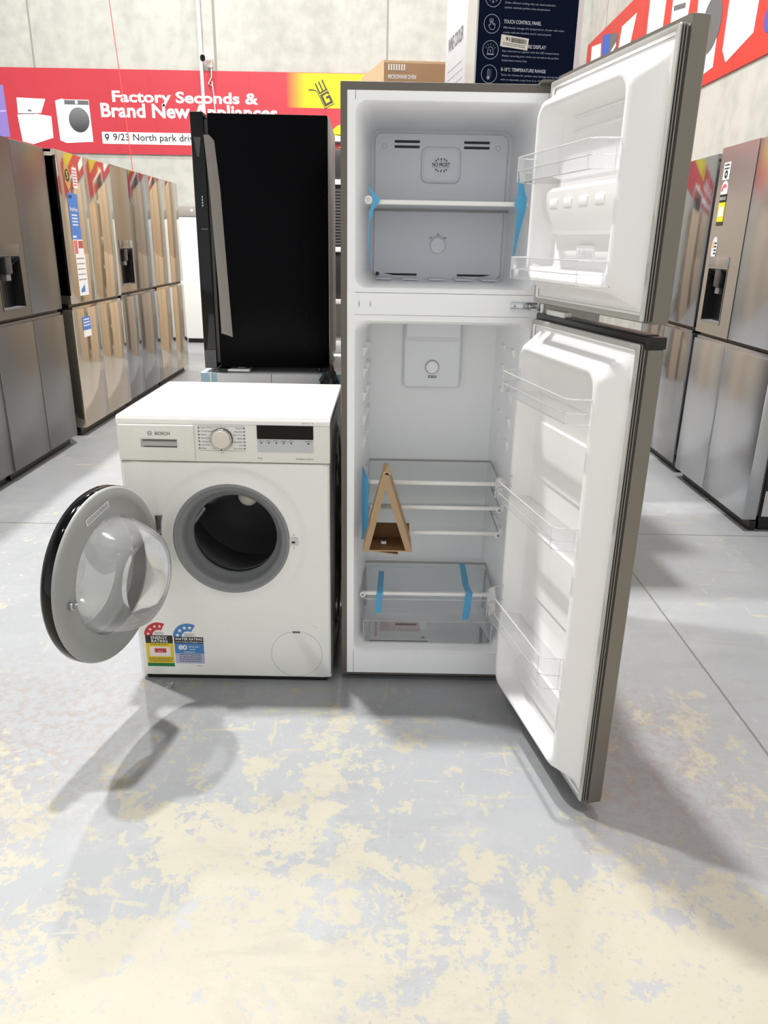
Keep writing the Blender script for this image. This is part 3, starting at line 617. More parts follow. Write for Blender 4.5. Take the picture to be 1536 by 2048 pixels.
# open shell: sides, back, bottom (front is the ring above)
b = MB(); SIDEM = mat('glossy_side_steel', (216, 217, 218), .16, .25)
b.box(.0, .004, .006, D, .02, .826, WHITE); b.box(.0, W, D - .005, D, .02, .826, WHITE); b.box(.0, W, .008, D, .02, .024, WHITE)
b.build('cabinet', WM)
def side_panel(x, sg):
    b = MB(); n = 40; mz = 60; vs_ = {}
    def depth(y, z):
        u, v = (y - .27) / .20, (z - .42) / .33; r = math.hypot(u, v); o = 0
        for r0, w_, hh in ((1., .06, .006), (.72, .05, .006), (.42, .06, .005)): o += hh * math.exp(-((r - r0) / w_) ** 2)
        return o - .004 * (r < .42)
    rows = [[(x + sg * depth(y, z), y, z) for y in [.006 + (D - .006) * i / n for i in range(n + 1)]] for z in [.02 + .806 * j / mz for j in range(mz + 1)]]
    b.loft(rows, SIDEM, closed=False); b.build('side_panel', WM, smooth=180)
side_panel(W + .0005, 1)
b = MB(); b.box(-.001, W + .001, .004, D + .003, .8275, .848, WHITE, .006, 3); b.loft([rr(.03, W - .03, .03, D - .03, .02, 0)], WHITE) if False else None; b.build('top_cover', WM)
b = MB(); b.box(.0, W, -.0, .03, .7165, .8265, WPANEL, .004); b.loft([[(0, .0, .826), (W, .0, .826)], [(0, .001, .838), (W, .001, .838)], [(0, .006, .845), (W, .006, .845)]], WHITE, closed=False); b.build('control_panel', WM)
b = MB(); b.box(.015, W - .015, .012, D - .02, .0, .02, BLACK); b.build('base', WM)
for x in (.05, W - .05):
    b = MB(); b.lathe([(.02, 0), (.02, .012)], BLACK, 14, Matrix.Translation((x, .04, 0)), cap0=True, cap1=True); b.build('foot', WM)
# detergent drawer
b = MB(); b.box(.006, .217, -.006, .0, .7225, .8225, WPANEL, .003)
b.loft([rr(.042, .194, .745, .815, .006, -.0061), rr(.045, .191, .748, .812, .006, -.0075)], WPANEL, cap1=True)
dr = b.build('detergent_drawer', WM)
b = MB(); RG = mat('recess_shade_grey', (176, 176, 174), .4); b.loft([rr(.065, .173, .756, .786, .003, -.0076), rr(.066, .172, .757, .785, .003, -.0095), rr(.068, .170, .759, .783, .002, -.0095), rr(.070, .170, .760, .782, .002, -.0078)], ms=[WPANEL, WPANEL, RG], cap1=True)  # handle recess drawn as an inset plate, its shade put into the grey
b.box(.074, .170, -.0084, -.0076, .776, .7822, mat('slot_grey', (104, 102, 98), .5)); b.box(.076, .170, -.0084, -.0076, .7600, .7625, DARKSLOT); b.build('drawer_handle', dr)
b = MB(); M = MXZ(0, -.0078, 0); LG = mat('logo_grey', (138, 138, 138), .4, .3)
b.text('BOSCH', .109, .151, .794, .804, M, LG, .03)
ring(b, .0945, .799, .0056, .0068, .0004, LG, M, 26)
for s_ in (-1, 1): b.prism(arc_band(.0945, .799, .0024, .0038, -60 + (180 if s_ < 0 else 0), 60 + (180 if s_ < 0 else 0), 8), .0004, LG, M)
b.prism(rect(.0915, .0975, .7985, .7995), .0004, LG, M); b.build('maker_lettering', dr)
# programme dial and lettering
b = MB(); MD = MXZ(.294, 0, .7845)
b.lathe([(.0315, 0), (.0315, .010), (.0300, .0125)], mat('dial_chrome', (110, 110, 112), .2, 1.), 48, MD)
b.lathe([(.030, .0125), (.0265, .0125), (.026, .011)], mat('dial_silver', (196, 196, 196), .2, .8), 48, MD); b.lathe([(.026, .011), (.025, .015), (.020, .0165), (.0, .017)], mat('dial_face', (224, 218, 208), .4), 48, MD)
b.prism(rect(-.0012, .0012, -.0305, -.026), .013, INK, MD); b.build('programme_dial', WM)
b = MB(); M = MXZ(0, -.0006, 0)
left = ['Super 15/30', 'Quick/Express', 'Shirts', 'Extra Rinse', 'Cottons Eco', 'Dark Wash', 'Rinse']; right = ['Cottons', 'Powerful', 'Easy Care', 'Mixed', 'Delicates/Silk', 'Wool', 'Drain/Spin']
for k in range(7):
    z = .8135 - k * .0098
    b.text(left[k], .237, .237 + .0026 * len(left[k]), z, z + .0042, M, GREYINK, .01); b.text(right[k], .352 - .0026 * len(right[k]), .352, z, z + .0042, M, GREYINK, .01)
    b.prism(rect(.228, .233, z, z + .0042), .0004, GREYINK, M); b.prism(rect(.355, .360, z, z + .0042), .0004, GREYINK, M)
    xl = .294 - math.sqrt(max(.034 ** 2 - (z - .7845) ** 2, .00005)) - .002; b.prism(rect(min(xl - .001, .266), xl, z + .0018, z + .0024), .0003, GREYINK, M)
b.prism(rect(.229, .287, .8205, .8211), .0003, GREYINK, M); b.prism(rect(.301, .361, .8205, .8211), .0003, GREYINK, M); b.prism(rect(.229, .361, .7500, .7506), .0003, GREYINK, M)
b.text('Off', .291, .297, .8195, .8230, M, GREYINK); b.text('Spin', .289, .299, .7425, .7465, M, GREYINK); b.build('programme_lettering', WM)
b = MB(); b.box(.3935, .5515, -.0012, 0, .748, .8255, mat('display_grey', (196, 198, 202), .3)); b.box(.3935, .5515, -.0018, -.001, .7865, .8255, BLACKGLOSS); M4 = MXZ(0, -.0013, 0)
for k, s_ in enumerate(('Temp \u00b0C', 'Speed rpm', 'Ready in', 'VarioPerfect', 'Options')):
    x = .397 + k * .021; b.text(s_, x, x + .016, .7800, .7835, M4, INK); b.prism(rect(x + .006, x + .010, .7735, .777), .0003, INK, M4)
    b.prism(rect(x - .001, x + .017, .7785, .7789), .0002, GREYINK, M4)
b.text('Start/Pause', .528, .547, .7800, .7835, M4, INK); b.prism(rect(.534, .541, .7735, .7765), .0003, INK, M4); b.build('display', WM)
b = MB(); b.text('Serie | 4', .519, .551, .8300, .8350, M, LG, .005); b.text('8 kg', .394, .406, .7275, .7325, M, GREYINK, .01); b.text('EcoSilence Drive', .502, .551, .7275, .7320, M, GREYINK, .005)
b.build('model_lettering', WM)
# filter flap
b = MB(); M = MXZ(0, -.0003, 0); ring(b, .490, .100, .0785, .0795, .0003, mat('flap_gap', (186, 184, 178), .5), M, 72); b.box(.479, .501, -.001, 0, .172, .179, DARKSLOT); b.box(.481, .499, -.0015, 0, .1725, .175, PS); b.build('filter_flap', WM)
# door catch
b = MB(); b.box(.476, .500, .0005, .0068, .463, .487, mat('catch_plastic', (210, 208, 204), .4), .001); b.box(.483, .493, -.0002, .001, .4715, .4775, BLACK); 
for z in (.4955, .454): b.lathe([(.0022, 0), (.0022, .001)], CHROME, 10, MXZ(.4885, .0065, z), cap1=True)
b.build('door_catch', WM)
# rubber seal and drum
def cc(r, y, cx=None, cz=None): return circ(r, y, PC[0] if cx is None else cx, PC[1] if cz is None else cz)
b = MB(); b.loft([cc(.172, .004), cc(.1715, .001), cc(.168, -.001), cc(.163, .001), cc(.160, .008), cc(.154, .011), cc(.150, .016), cc(.146, .020, .304, .476), cc(.143, .040, .304, .473), cc(.136, .062, .303, .470), cc(.129, .070, .302, .468), cc(.126, .078, .302, .467), cc(.130, .092, .302, .467)], RUBBER)
b.build('rubber_seal', WM, smooth=60)
b = MB(); b.loft([cc(.130, .092), cc(.150, .098), cc(.232, .105), cc(.236, .12), cc(.236, .40), cc(.225, .425), cc(.12, .435), cc(.05, .42), cc(.001, .42)], DRUM); dm = b.build('drum', WM)
for k in range(3):
    a = math.radians(75 + 120 * k); b = MB(); rad = Vector((math.cos(a), 0, math.sin(a))); tan_ = Vector((-math.sin(a), 0, math.cos(a))); c0 = Vector((PC[0], 0, PC[1]))
    b.loft([[c0 + rad * r_ + tan_ * t_ + Vector((0, y, 0)) for r_, t_ in ((.236, -.045), (.205, -.022), (.180, -.010), (.176, 0), (.180, .010), (.205, .022), (.236, .045))] for y in (.12, .16, .26, .38, .40)], PADDLE, closed=False)
    b.build('drum_paddle', dm, smooth=60)
b = MB(); b.lathe([(.0, .016), (.015, .014), (.027, .007), (.031, 0)], mat('dome_white', (226, 226, 214), .4), 24, MXZ(.322, .20, .548), ); b.build('drum_white_dome', dm)  # small white dome hanging inside the drum
# hinge
b = MB(); b.loft([[(x, -.0035, z) for x, z in ((.087, .552), (.108, .552), (.103, .53), (.100, .48), (.108, .43), (.122, .402), (.112, .398), (.098, .420), (.092, .45), (.089, .50))],
                  [(x, .0, z) for x, z in ((.087, .552), (.108, .552), (.103, .53), (.100, .48), (.108, .43), (.122, .402), (.112, .398), (.098, .420), (.092, .45), (.089, .50))]], mat('hinge_grey', (140, 140, 140), .35, .7), True, True)
b.lathe([(.0035, 0), (.0035, .0025), (0, .003)], CHROME, 12, MXZ(.094, -.0035, .545)); b.tube([(.098, -.002, .505), (.090, -.020, .503), (.080, -.036, .500)], .006, CHROME, 8); b.tube([(.098, -.002, .45), (.090, -.020, .452), (.080, -.036, .455)], .006, CHROME, 8)
b.build('hinge', WM)
# open door: built in its own frame: local X away from the hinge, local Y = inner normal, origin at the door centre
phi = 1.8185; hinge = Vector((.101, -.03)); Dv = Vector((math.cos(phi), -math.sin(phi))); rD = .232
dc = hinge + Dv * rD
door_rot = -phi
b = MB()
MDR = Matrix(((1, 0, 0, 0), (0, 0, 1, 0), (0, 1, 0, 0), (0, 0, 0, 1)))    # lathe z -> +y (inner normal)
b.lathe([(.158, .004), (.160, .0045), (.165, .002), (.20, .001), (.226, -.001), (.2315, -.004), (.232, -.008)], DOORGREY, 96, MDR)
d0 = b.build('door', WM, loc=(dc.x, dc.y, .479), rot=(0, 0, door_rot), smooth=60)
b = MB(); b.lathe([(.232, -.008), (.2335, -.010), (.2335, -.032), (.229, -.040), (.215, -.044), (.17, -.046)], BLACKGLOSS, 96, MDR); b.build('outer_ring', d0, smooth=60)
b = MB(); b.lathe([(.17, -.046), (.10, -.040), (.0, -.038)], clear_mat('clear_door_cover', (.95, .955, .96), .06, .03), 64, MDR); b.build('outer_cover', d0)
b = MB(); b.lathe([(.159, .004), (.157, .014), (.152, .03), (.143, .055), (.133, .080), (.124, .098), (.114, .106), (.104, .108), (.099, .103), (.096, .094), (.094, .088), (.0, .086)], BOWL, 96, MDR)
b.lathe([(.152, .004), (.150, .014), (.145, .03), (.137, .055), (.128, .078), (.12, .092), (.112, .100), (.104, .102)], BOWL, 96, MDR); b.build('glass_bowl', d0, smooth=60)
b = MB(); b.box(.178, .190, .000, .014, -.012, .006, CHROME, .002); b.tube([(.176, .012, -.004), (.168, .016, -.004), (.162, .010, -.006)], .0025, CHROME); b.build('door_latch', d0)
b = MB(); ML3 = Matrix(((0, 0, 0, 0), (0, 0, 0, .0022), (0, 0, 0, 0), (0, 0, 0, 1))); 
ca, sa = math.cos(math.radians(170 - 180)), math.sin(math.radians(170 - 180))
# sticker: centre at (.035,.185) radial; u runs along -x so that it reads from inside
def sticker_frame(cx, cz, rot): 
    c_, s_ = math.cos(rot), math.sin(rot); return Matrix(((-c_, s_, 0, cx), (0, 0, 1, .0022), (s_, c_, 0, cz), (0, 0, 0, 1)))
SF = sticker_frame(.036, .182, math.radians(12)); b.prism(rect(-.05, .05, -.0085, .0085), .0004, PS, SF); bars(b, -.045, .045, -.006, .006, 3, GREYINK, SF @ Matrix.Translation((0, 0, .0005)), .0002, words=8, seed=4); b.build('warning_sticker', d0)
# rating labels
b = MB(); M = MXZ(0, -.0004, 0); MU = MXZ(0, -.0010, 0)
LR = mat('label_red', (196, 50, 58), .5); LY = mat('label_yellow', (226, 196, 44), .5); LGN = mat('label_green', (14, 118, 60), .5); LB = mat('label_blue', (72, 130, 190), .5); LLB = mat('label_pale_blue', (178, 184, 208), .5); LW = mat('label_white', (236, 224, 218), .5)
x0 = .022
b.prism(arc_band(x0 + .042, .157, .019, .0445, 63, 180), .0004, LR, M)
for a in (170, 139, 108, 80): b.prism(star(x0 + .042 + .032 * math.cos(math.radians(a)), .157 + .032 * math.sin(math.radians(a)), .0055), .0003, WS, MU)
bars(b, x0 + .030, x0 + .058, .1585, .169, 3, GREYINK, M, .0003, words=4, fill=.3)
b.prism(rect(x0, x0 + .084, .130, .157), .0004, mat('label_black', (34, 32, 22), .5), M); b.text('ENERGY', x0 + .018, x0 + .068, .1445, .1545, MU, WS, .01); b.text('RATING', x0 + .018, x0 + .068, .1325, .1425, MU, WS, .01)
b.prism(rect(x0, x0 + .084, .060, .130), .0004, LY, M); b.prism(rect(x0 + .010, x0 + .075, .084, .118), .0003, LW, MU); b.prism(rect(x0 + .026, x0 + .062, .097, .112), .0006, LR, MU); b.text('311', x0 + .037, x0 + .050, .0985, .1055, MXZ(0, -.0019, 0), LW, .01)
bars(b, x0 + .015, x0 + .068, .123, .127, 1, SDARK, MU, .0003, fill=.4, words=5); bars(b, x0 + .006, x0 + .08, .063, .080, 4, SDARK, MU, .0003, fill=.3, words=6); b.prism(rect(x0, x0 + .084, .048, .060), .0004, LGN, M)
b.build('energy_rating_label', WM)['label'] = 'red, yellow and green energy rating label'
b = MB(); x0 = .111
b.prism(arc_band(x0 + .044, .153, .020, .0465, 60, 180), .0004, LB, M)
for a in (169, 138, 107, 78): b.prism(star(x0 + .044 + .033 * math.cos(math.radians(a)), .153 + .033 * math.sin(math.radians(a)), .0072), .0003, WS, MU)
bars(b, x0 + .032, x0 + .064, .1545, .165, 3, GREYINK, M, .0003, words=4, fill=.3)
b.prism(rect(x0, x0 + .090, .131, .153), .0004, mat('label_black2', (12, 14, 20), .5), M); b.text('WATER RATING', x0 + .003, x0 + .087, .1415, .1505, MU, WS, .012); b.text('www.waterrating.gov.au', x0 + .003, x0 + .088, .1330, .1385, MU, WS, .012)
b.prism(rect(x0, x0 + .090, .095, .131), .0004, LB, M); b.text('80', x0 + .012, x0 + .038, .1085, .1255, MU, WS, .03); b.text('litres per', x0 + .044, x0 + .076, .1160, .1225, MU, WS, .015); b.text('wash', x0 + .044, x0 + .062, .1085, .1130, MU, WS, .015)
bars(b, x0 + .028, x0 + .062, .098, .102, 1, WS, MU, .0003, words=4); b.prism(rect(x0, x0 + .090, .060, .095), .0004, LLB, M); bars(b, x0 + .012, x0 + .082, .063, .093, 4, mat('label_navy', (60, 66, 96), .5), MU, .0003, fill=.3, words=7)
b.build('water_rating_label', WM)['label'] = 'blue water rating label with the number 80'
b = MB(); bars(b, .176, .192, .0505, .053, 1, GREYINK, M, .0003, words=3); b.prism(disc(.545, .199, .0012, 10), .0003, GREYINK, M); b.prism(disc(.552, .194, .001, 10), .0003, GREYINK, M); b.build('small_print', WM)

# bit of clear wrap on the floor under its edge
b = MB(); Rw = random.Random(9)
for k in range(5):
    p = [Vector((.10 + Rw.uniform(-.025, .025), -.035 + Rw.uniform(-.014, .014), .001 + Rw.uniform(0, .012))) for _ in range(4)]; b.face(p, clear_mat('crumpled_clear_film', (.9, .9, .9), .3, .1) if 'crumpled_clear_film' not in MATS else MATS['crumpled_clear_film'])
tag(b.build('plastic_scrap', None), 'scrap of clear plastic on the floor below the washing machine', 'plastic scrap')

# ------------------------------------------------------------------ open fridge
FW, FD, FH = .545, .60, 1.68
F = empty('top_mount_fridge', 'tall grey two-door fridge standing with both white-lined doors wide open', 'fridge', (.628, .018, 0))
b = MB(); c0 = .017
b.loft([rr(.0, FW, .02, FH, .003, FD), rr(.0, FW, .02, FH, .003, .002), rr(.001, FW - .001, .021, FH - .001, .003, 0), rr(c0, FW - c0, .028, FH - .019, .001, 0), rr(c0, FW - c0, .028, FH - .019, .001, .03)], CABGREY, cap0=True); b.build('cabinet', F)
b = MB()
FX0, FX1 = .037, .511       # compartment openings
ZF0, ZF1, ZR0, ZR1 = 1.198, 1.640, .105, 1.114
b.box(c0, FX0 + .001, .0005, .02, .028, FH - .019, LINER); b.box(FX1 - .001, FW - c0, .0005, .02, .028, FH - .019, LINER); b.box(FX0, FX1, .0005, .02, ZF1 - .001, FH - .019, LINER)
b.box(FX0, FX1, .0006, .02, ZR1 - .001, 1.1285, LINER); b.box(FX0, FX1, .0006, .02, 1.1865, ZF0 + .001, LINER); b.box(FX0, FX1, .0005, .02, .028, ZR0 + .001, LINER)
b.box(c0, FW - c0, -.0012, .02, 1.1295, 1.1855, LINER); b.build('front_frame', F)
b = MB()
for x in (.049, .079): b.prism(rect(x - .0025, x + .0025, 1.147, 1.167), .0005, LINER2, MXZ(0, -.0013, 0)); b.prism(rect(x - .0008, x + .0008, 1.151, 1.163), .0008, GREYINK, MXZ(0, -.0013, 0))
b.build('blank_screw_covers', F)
b = MB(); b.box(.02, FW - .02, .03, FD - .02, .0, .028, BLACK); b.build('base', F)
# freezer liner
b = MB(); b.loft([rr(FX0 - .006, FX1 + .006, ZF0 - .006, ZF1 + .006, .02, .0003), rr(FX0, FX1, ZF0, ZF1, .03, -.0005), rr(FX0 + .006, FX1 - .006, ZF0 + .004, ZF1 - .005, .032, .010), rr(FX0 + .018, FX1 - .015, ZF0 + .008, ZF1 - .01, .035, .09),
                  rr(FX0 + .024, FX1 - .02, ZF0 + .01, ZF1 - .02, .035, .30), rr(.070, .485, ZF0 + .012, 1.626, .03, .402)], LINER, cap1=True); fl = b.build('freezer_liner', F, smooth=50)
b = MB(); b.loft([rr(.079, .474, 1.207, 1.617, .022, .402), rr(.079, .474, 1.207, 1.617, .022, .394), rr(.081, .472, 1.209, 1.615, .021, .392)], LINER2, cap1=True); bp = b.build('freezer_back_panel', F)
b = MB(); VS = grad_mat('vent_dark', (60, 62, 64), (20, 20, 22), .137, .212)
def off(x): return x - .628
for x0, x1, z0, z1 in ((.137, .212, 1.591, 1.598), (.137, .212, 1.577, 1.584), (.343, .419, 1.591, 1.598), (.343, .419, 1.577, 1.584), (.136, .197, 1.405, 1.412), (.358, .418, 1.405, 1.412), (.137, .197, 1.428, 1.431), (.359, .418, 1.428, 1.431)):
    b.loft([rr(x0, x1, z0, z1, .002, .3915, 3), rr(x0, x1, z0, z1, .002, .3910, 3)], DARKSLOT, cap1=True)
b.prism(disc(.091, 1.2205, .006), .001, BLACK, MXZ(0, .3918, 0))
for x0, x1 in ((.110, .214), (.340, .447)): b.prism([(x0, 1.2225), (x1, 1.2225), (x1, 1.2165), (x0 + .03, 1.2165)] if x0 < .2 else [(x0, 1.2225), (x1, 1.2225), (x1 - .03, 1.2165), (x0, 1.2165)], .001, DARKSLOT, MXZ(0, .3918, 0))
b.build('air_vents', bp)
b = MB()
for x, z in ((.107, 1.581), (.445, 1.580)): ring(b, x, z, .0065, .0075, .0008, GREYSEAL, MXZ(0, .3918, 0), 24)
b.build('screw_caps', bp)
b = MB(); b.loft([rr(.216, .337, 1.481, 1.583, .02, .392), rr(.220, .333, 1.485, 1.579, .02, .384), rr(.224, .329, 1.489, 1.575, .018, .383), rr(.226, .327, 1.491, 1.573, .017, .385)], LINER2, cap1=True); lp = b.build('no_frost_cover', bp)
b = MB(); M = MXZ(0, .3845, 0); b.text('NO FROST', .251, .303, 1.528, 1.5385, M, INK, .012); bars(b, .251, .303, 1.5245, 1.5262, 1, GREYINK, M, words=6)
for cz, sg in ((1.541, 1), (1.5225, -1)):
    for k in range(5):
        a = math.radians(20 + 35 * k) * sg; ln_ = .011 if k == 2 else .008
        for w_ in (0,):
            dx, dz = math.cos(a), math.sin(a); off0 = .003 if k == 2 else .012
            px, pz = .277 + dx * off0, cz + dz * off0 * .35; nx, nz_ = -dz * .0008, dx * .0008
            b.prism([(px + nx, pz + nz_), (px + dx * ln_ * .8 + nx, pz + dz * ln_ * .8 + nz_), (px + dx * ln_ * .8 - nx, pz + dz * ln_ * .8 - nz_), (px - nx, pz - nz_)], .0004, INK, M)
            for s2 in (-.7, .7):
                bx, bz = px + dx * ln_ * .45, pz + dz * ln_ * .45; ex, ez = math.cos(a + s2) * .004, math.sin(a + s2) * .004
                b.prism([(bx + nx, bz + nz_), (bx + ex + nx, bz + ez + nz_), (bx + ex - nx, bz + ez - nz_), (bx - nx, bz - nz_)], .0004, INK, M)
b.build('no_frost_lettering', lp)
b = MB(); MK = MXZ(.276, .392, 1.306); b.lathe([(.024, 0), (.0235, .010), (.021, .013), (0, .014)], LINER, 40, MK); b.build('freezer_dial', bp)
b = MB(); b.prism(arc_band(.276, 1.306, .0275, .0282, 40, 140), .0006, GREYINK, MXZ(0, .3918, 0)); 
for a in (45, 90, 135): b.prism([(x + .276 + .032 * math.cos(math.radians(a)), z + 1.306 + .032 * math.sin(math.radians(a))) for x, z in rect(-.004, .004, -.0012, .0012)], .0006, GREYINK, MXZ(0, .3918, 0))
b.build('dial_marks', bp)
# freezer floor ribs
b = MB()
for k in range(5): b.box(.09 + k * .078, .135 + k * .078, .24, .39, 1.209, 1.2125, LINER2, .001)
b.build('floor_ribs', fl)
# freezer shelf
b = MB(); b.box(.066, .484, .045, .385, 1.409, 1.412, mat('frosted_shelf', (214, 216, 222), .35)); b.box(.064, .486, .038, .048, 1.405, 1.4165, WHITERIM, .002); b.box(.066, .484, .378, .386, 1.402, 1.412, GREYSEAL, .001)
b.build('freezer_shelf', F)
b = MB(); b.lathe([(.0075, 0), (.010, .003), (.010, .008), (.006, .009), (.006, .003), (0, .003)], WHITERIM, 20, MXZ(.0705, .036, 1.415)); b.build('shelf_end_cap', F)
# blue tape in the freezer
def ribbon(name, ptsL, ptsR, m=TAPE, parent=F):
    b = MB(); b.loft([ptsL, ptsR], m, closed=False)
    b.build(name, parent, smooth=0)
ribbon('blue_tape', [(.070, .036, 1.452), (.074, .034, 1.436), (.080, .031, 1.421), (.082, .030, 1.414), (.080, .031, 1.405), (.072, .034, 1.385), (.071, .037, 1.36), (.068, .04, 1.24)],
       [(.0715, .038, 1.452), (.085, .034, 1.432), (.094, .032, 1.424), (.100, .031, 1.413), (.095, .032, 1.404), (.084, .035, 1.392), (.075, .038, 1.36), (.070, .04, 1.24)])
ribbon('blue_tape', [(.456, .036, 1.516), (.456, .034, 1.46), (.455, .030, 1.435), (.450, .029, 1.421), (.449, .029, 1.407), (.456, .03, 1.395), (.456, .034, 1.33), (.453, .038, 1.25)],
       [(.458, .038, 1.516), (.470, .036, 1.46), (.476, .033, 1.432), (.480, .032, 1.426), (.480, .032, 1.404), (.474, .034, 1.375), (.464, .036, 1.32), (.455, .04, 1.25)])
# fridge compartment liner
b = MB(); b.loft([rr(FX0 - .006, FX1 + .006, ZR0 - .006, ZR1 + .006, .02, .0003), rr(FX0, FX1, ZR0, ZR1, .03, -.0005), rr(FX0 + .006, FX1 - .006, ZR0 + .004, ZR1 - .008, .032, .010), rr(FX0 + .020, FX1 - .018, ZR0 + .003, ZR1 - .014, .035, .08),
                  rr(.066, .474, .112, 1.092, .035, .30), rr(.072, .468, .118, 1.086, .03, .345)], LINER, cap1=True); rl = b.build('fridge_liner', F, smooth=50)
for side in (0, 1):
    for z in (.76, .83, .90, .97, 1.03, .64, .565, .485):
        for y0, y1 in ((.10, .15),(.22, .30)):
            xw = (FX0 + .020 + (y0 - .08) * .06) if side == 0 else (FX1 - .018 - (y0 - .08) * .06)
            sg = 1 if side == 0 else -1
            b = MB(); b.loft([[(xw - sg * .004, y0, z), (xw - sg * .004, y1, z), (xw - sg * .004, y1, z - .03), (xw - sg * .004, y0, z - .03)], [(xw + sg * .010, y0 + .004, z - .002), (xw + sg * .010, y1 - .004, z - .002), (xw + sg * .003, y1 - .008, z - .026), (xw + sg * .003, y0 + .008, z - .026)]], LINER, cap1=True); b.build('shelf_ledge', rl)

# thermostat box
b = MB(); b.loft([rr(.178, .359, .878, 1.088, .012, .343), rr(.180, .357, .880, 1.086, .012, .318), rr(.184, .353, .884, 1.082, .01, .314)], LINER2, cap1=True)
b.loft([[(.183, .313, 1.025), (.354, .313, 1.025)], [(.185, .300, 1.04), (.352, .300, 1.04)], [(.187, .300, 1.088), (.350, .300, 1.088)]], LINER2, closed=False)
cb = b.build('thermostat_box', F)
b = MB(); b.loft([rr(.218, .318, .980, 1.022, .003, .3138), rr(.220, .316, .982, 1.020, .003, .3155)], LINER, cap1=True); b.build('lamp_cover', cb)
b = MB(); MK = MXZ(.269, .3138, .945); b.lathe([(.0225, 0), (.0215, .003), (.020, .003)], GREYSEAL, 36, MK); b.lathe([(.020, 0), (.0195, .008), (.017, .010), (0, .0105)], LINER, 36, MK)
for k in range(12): b.prism([(math.cos(k * PI / 6) * r_ + o_ * -math.sin(k * PI / 6), math.sin(k * PI / 6) * r_ + o_ * math.cos(k * PI / 6)) for r_, o_ in ((.0165, -.0004), (.0185, -.0004), (.0185, .0004), (.0165, .0004))], .0108, GREYSEAL, MK)
b.build('thermostat_dial', cb)
b = MB(); M = MXZ(0, .3136, 0)
for x in (.258, .2715): b.prism(rect(x, x + .0115, .911, .918), .0004, INK, M); b.prism(rect(x + .002, x + .0095, .913, .916), .0006, LINER2, M)
b.build('warning_mark', cb)
# glass shelves
def glass_shelf(z, y0=.045, y1=.285, x0=.061, x1=.479, capL=False, capR=True):
    b = MB(); b.face([(x0, y0, z + .002), (x1, y0, z + .002), (x1, y1, z + .002), (x0, y1, z + .002)], GLASS); sh = b.build('glass_shelf', F)
    b = MB(); b.box(x0, x1, y0 - .006, y0 + .006, z - .006, z + .005, WHITERIM, .002)
    if capR: b.lathe([(.0045, 0), (.009, .002), (.009, .008), (.0045, .009)], WHITERIM, 18, MXZ(x1 - .004, y0 - .003, z - .003))
    if capL: b.lathe([(.0045, 0), (.009, .002), (.009, .008), (.0045, .009)], WHITERIM, 18, MXZ(x0 + .002, y0 - .003, z - .003))
    b.build('front_trim', sh)
    b = MB(); b.box(x0, x1, y1 - .003, y1 + .002, z - .002, z + .004, GREYSEAL); b.box(x0, x0 + .002, y0, y1, z - .003, z + .003, GREYSEAL); b.box(x1 - .002, x1, y0, y1, z - .003, z + .003, GREYSEAL); b.build('edge_trim', sh)
glass_shelf(.647, x0=.075, x1=.470); glass_shelf(.571, x0=.075, x1=.472); glass_shelf(.491, x0=.075, x1=.474); glass_shelf(.286, capL=True, x0=.062, x1=.474)
# crisper drawer
b = MB(); x0, x1 = .063, .474
rs = [rr(x0, x1, .0, .0, 0, 0)]
def hr(xa, xb, ya, yb, r, z, n=5): return [(p[0], p[2], z) for p in rr(xa, xb, ya, yb, r, 0, n)]
b.loft([hr(.064, .476, .045, .285, .02, .268), hr(.066, .474, .048, .283, .02, .185), hr(.068, .472, .05, .280, .02, .11)], CLEAR, cap1=True)
b.loft([hr(.064, .476, .045, .285, .02, .268), hr(.060, .480, .041, .289, .022, .268), hr(.060, .480, .041, .289, .022, .264)], RIM)
b.box(.066, .474, .0455, .049, .186, .1885, RIM); b.box(.067, .473, .0475, .0515, .108, .112, RIM); b.tube([(.067, .048, .185), (.069, .05, .112)], .0018, RIM, 6); b.tube([(.473, .048, .185), (.471, .05, .112)], .0018, RIM, 6)
b.build('crisper_drawer', F)
b = MB(); b.box(.085, .275, .058, .20, .1125, .114, mat('booklet_white', (238, 238, 236), .5)); MT = Matrix(((1, 0, 0, 0), (0, 1, 0, 0), (0, 0, 1, .1141), (0, 0, 0, 1))); PR = mat('faded_red_print', (196, 140, 140), .6)
for k in range(24): b.prism(rect(.12 + k * .0055, .1225 + k * .0055, .115, .19), .0003, PR, MT)
bars(b, .102, .110, .075, .19, 8, mat('red_print', (170, 80, 80), .6), MT, words=1); b.prism(rect(.17, .24, .155, .168), .0005, mat('dark_red_print', (120, 80, 82), .6), MT); b.prism(rect(.252, .264, .072, .080), .0005, GREYINK, MT)
bk = b.build('instruction_bag', None, (.628, .018, 0)); tag(bk, 'clear bag with red printed booklet lying inside the crisper drawer', 'booklet')
# blue tapes on the lower shelf and left wall
ribbon('blue_tape', [(.108, .10, .330), (.109, .036, .33), (.108, .034, .292), (.1065, .034, .278), (.105, .0375, .262), (.1035, .039, .214)], [(.126, .10, .330), (.127, .036, .33), (.126, .034, .292), (.1245, .034, .278), (.124, .0375, .262), (.121, .039, .219)]) if False else None
ribbon('blue_tape', [(.112, .20, .2895), (.110, .12, .2895), (.108, .041, .2925), (.107, .036, .288), (.106, .036, .268), (.104, .038, .216)], [(.130, .20, .2895), (.128, .12, .2895), (.127, .041, .2925), (.126, .036, .288), (.125, .036, .268), (.122, .038, .222)])
ribbon('blue_tape', [(.385, .28, .2895), (.382, .18, .2895), (.380, .10, .2895), (.384, .041, .2925), (.382, .036, .288), (.380, .036, .25), (.376, .038, .200)], [(.403, .28, .2895), (.402, .18, .2895), (.400, .10, .2895), (.405, .041, .2925), (.404, .036, .288), (.402, .036, .25), (.397, .038, .203)])
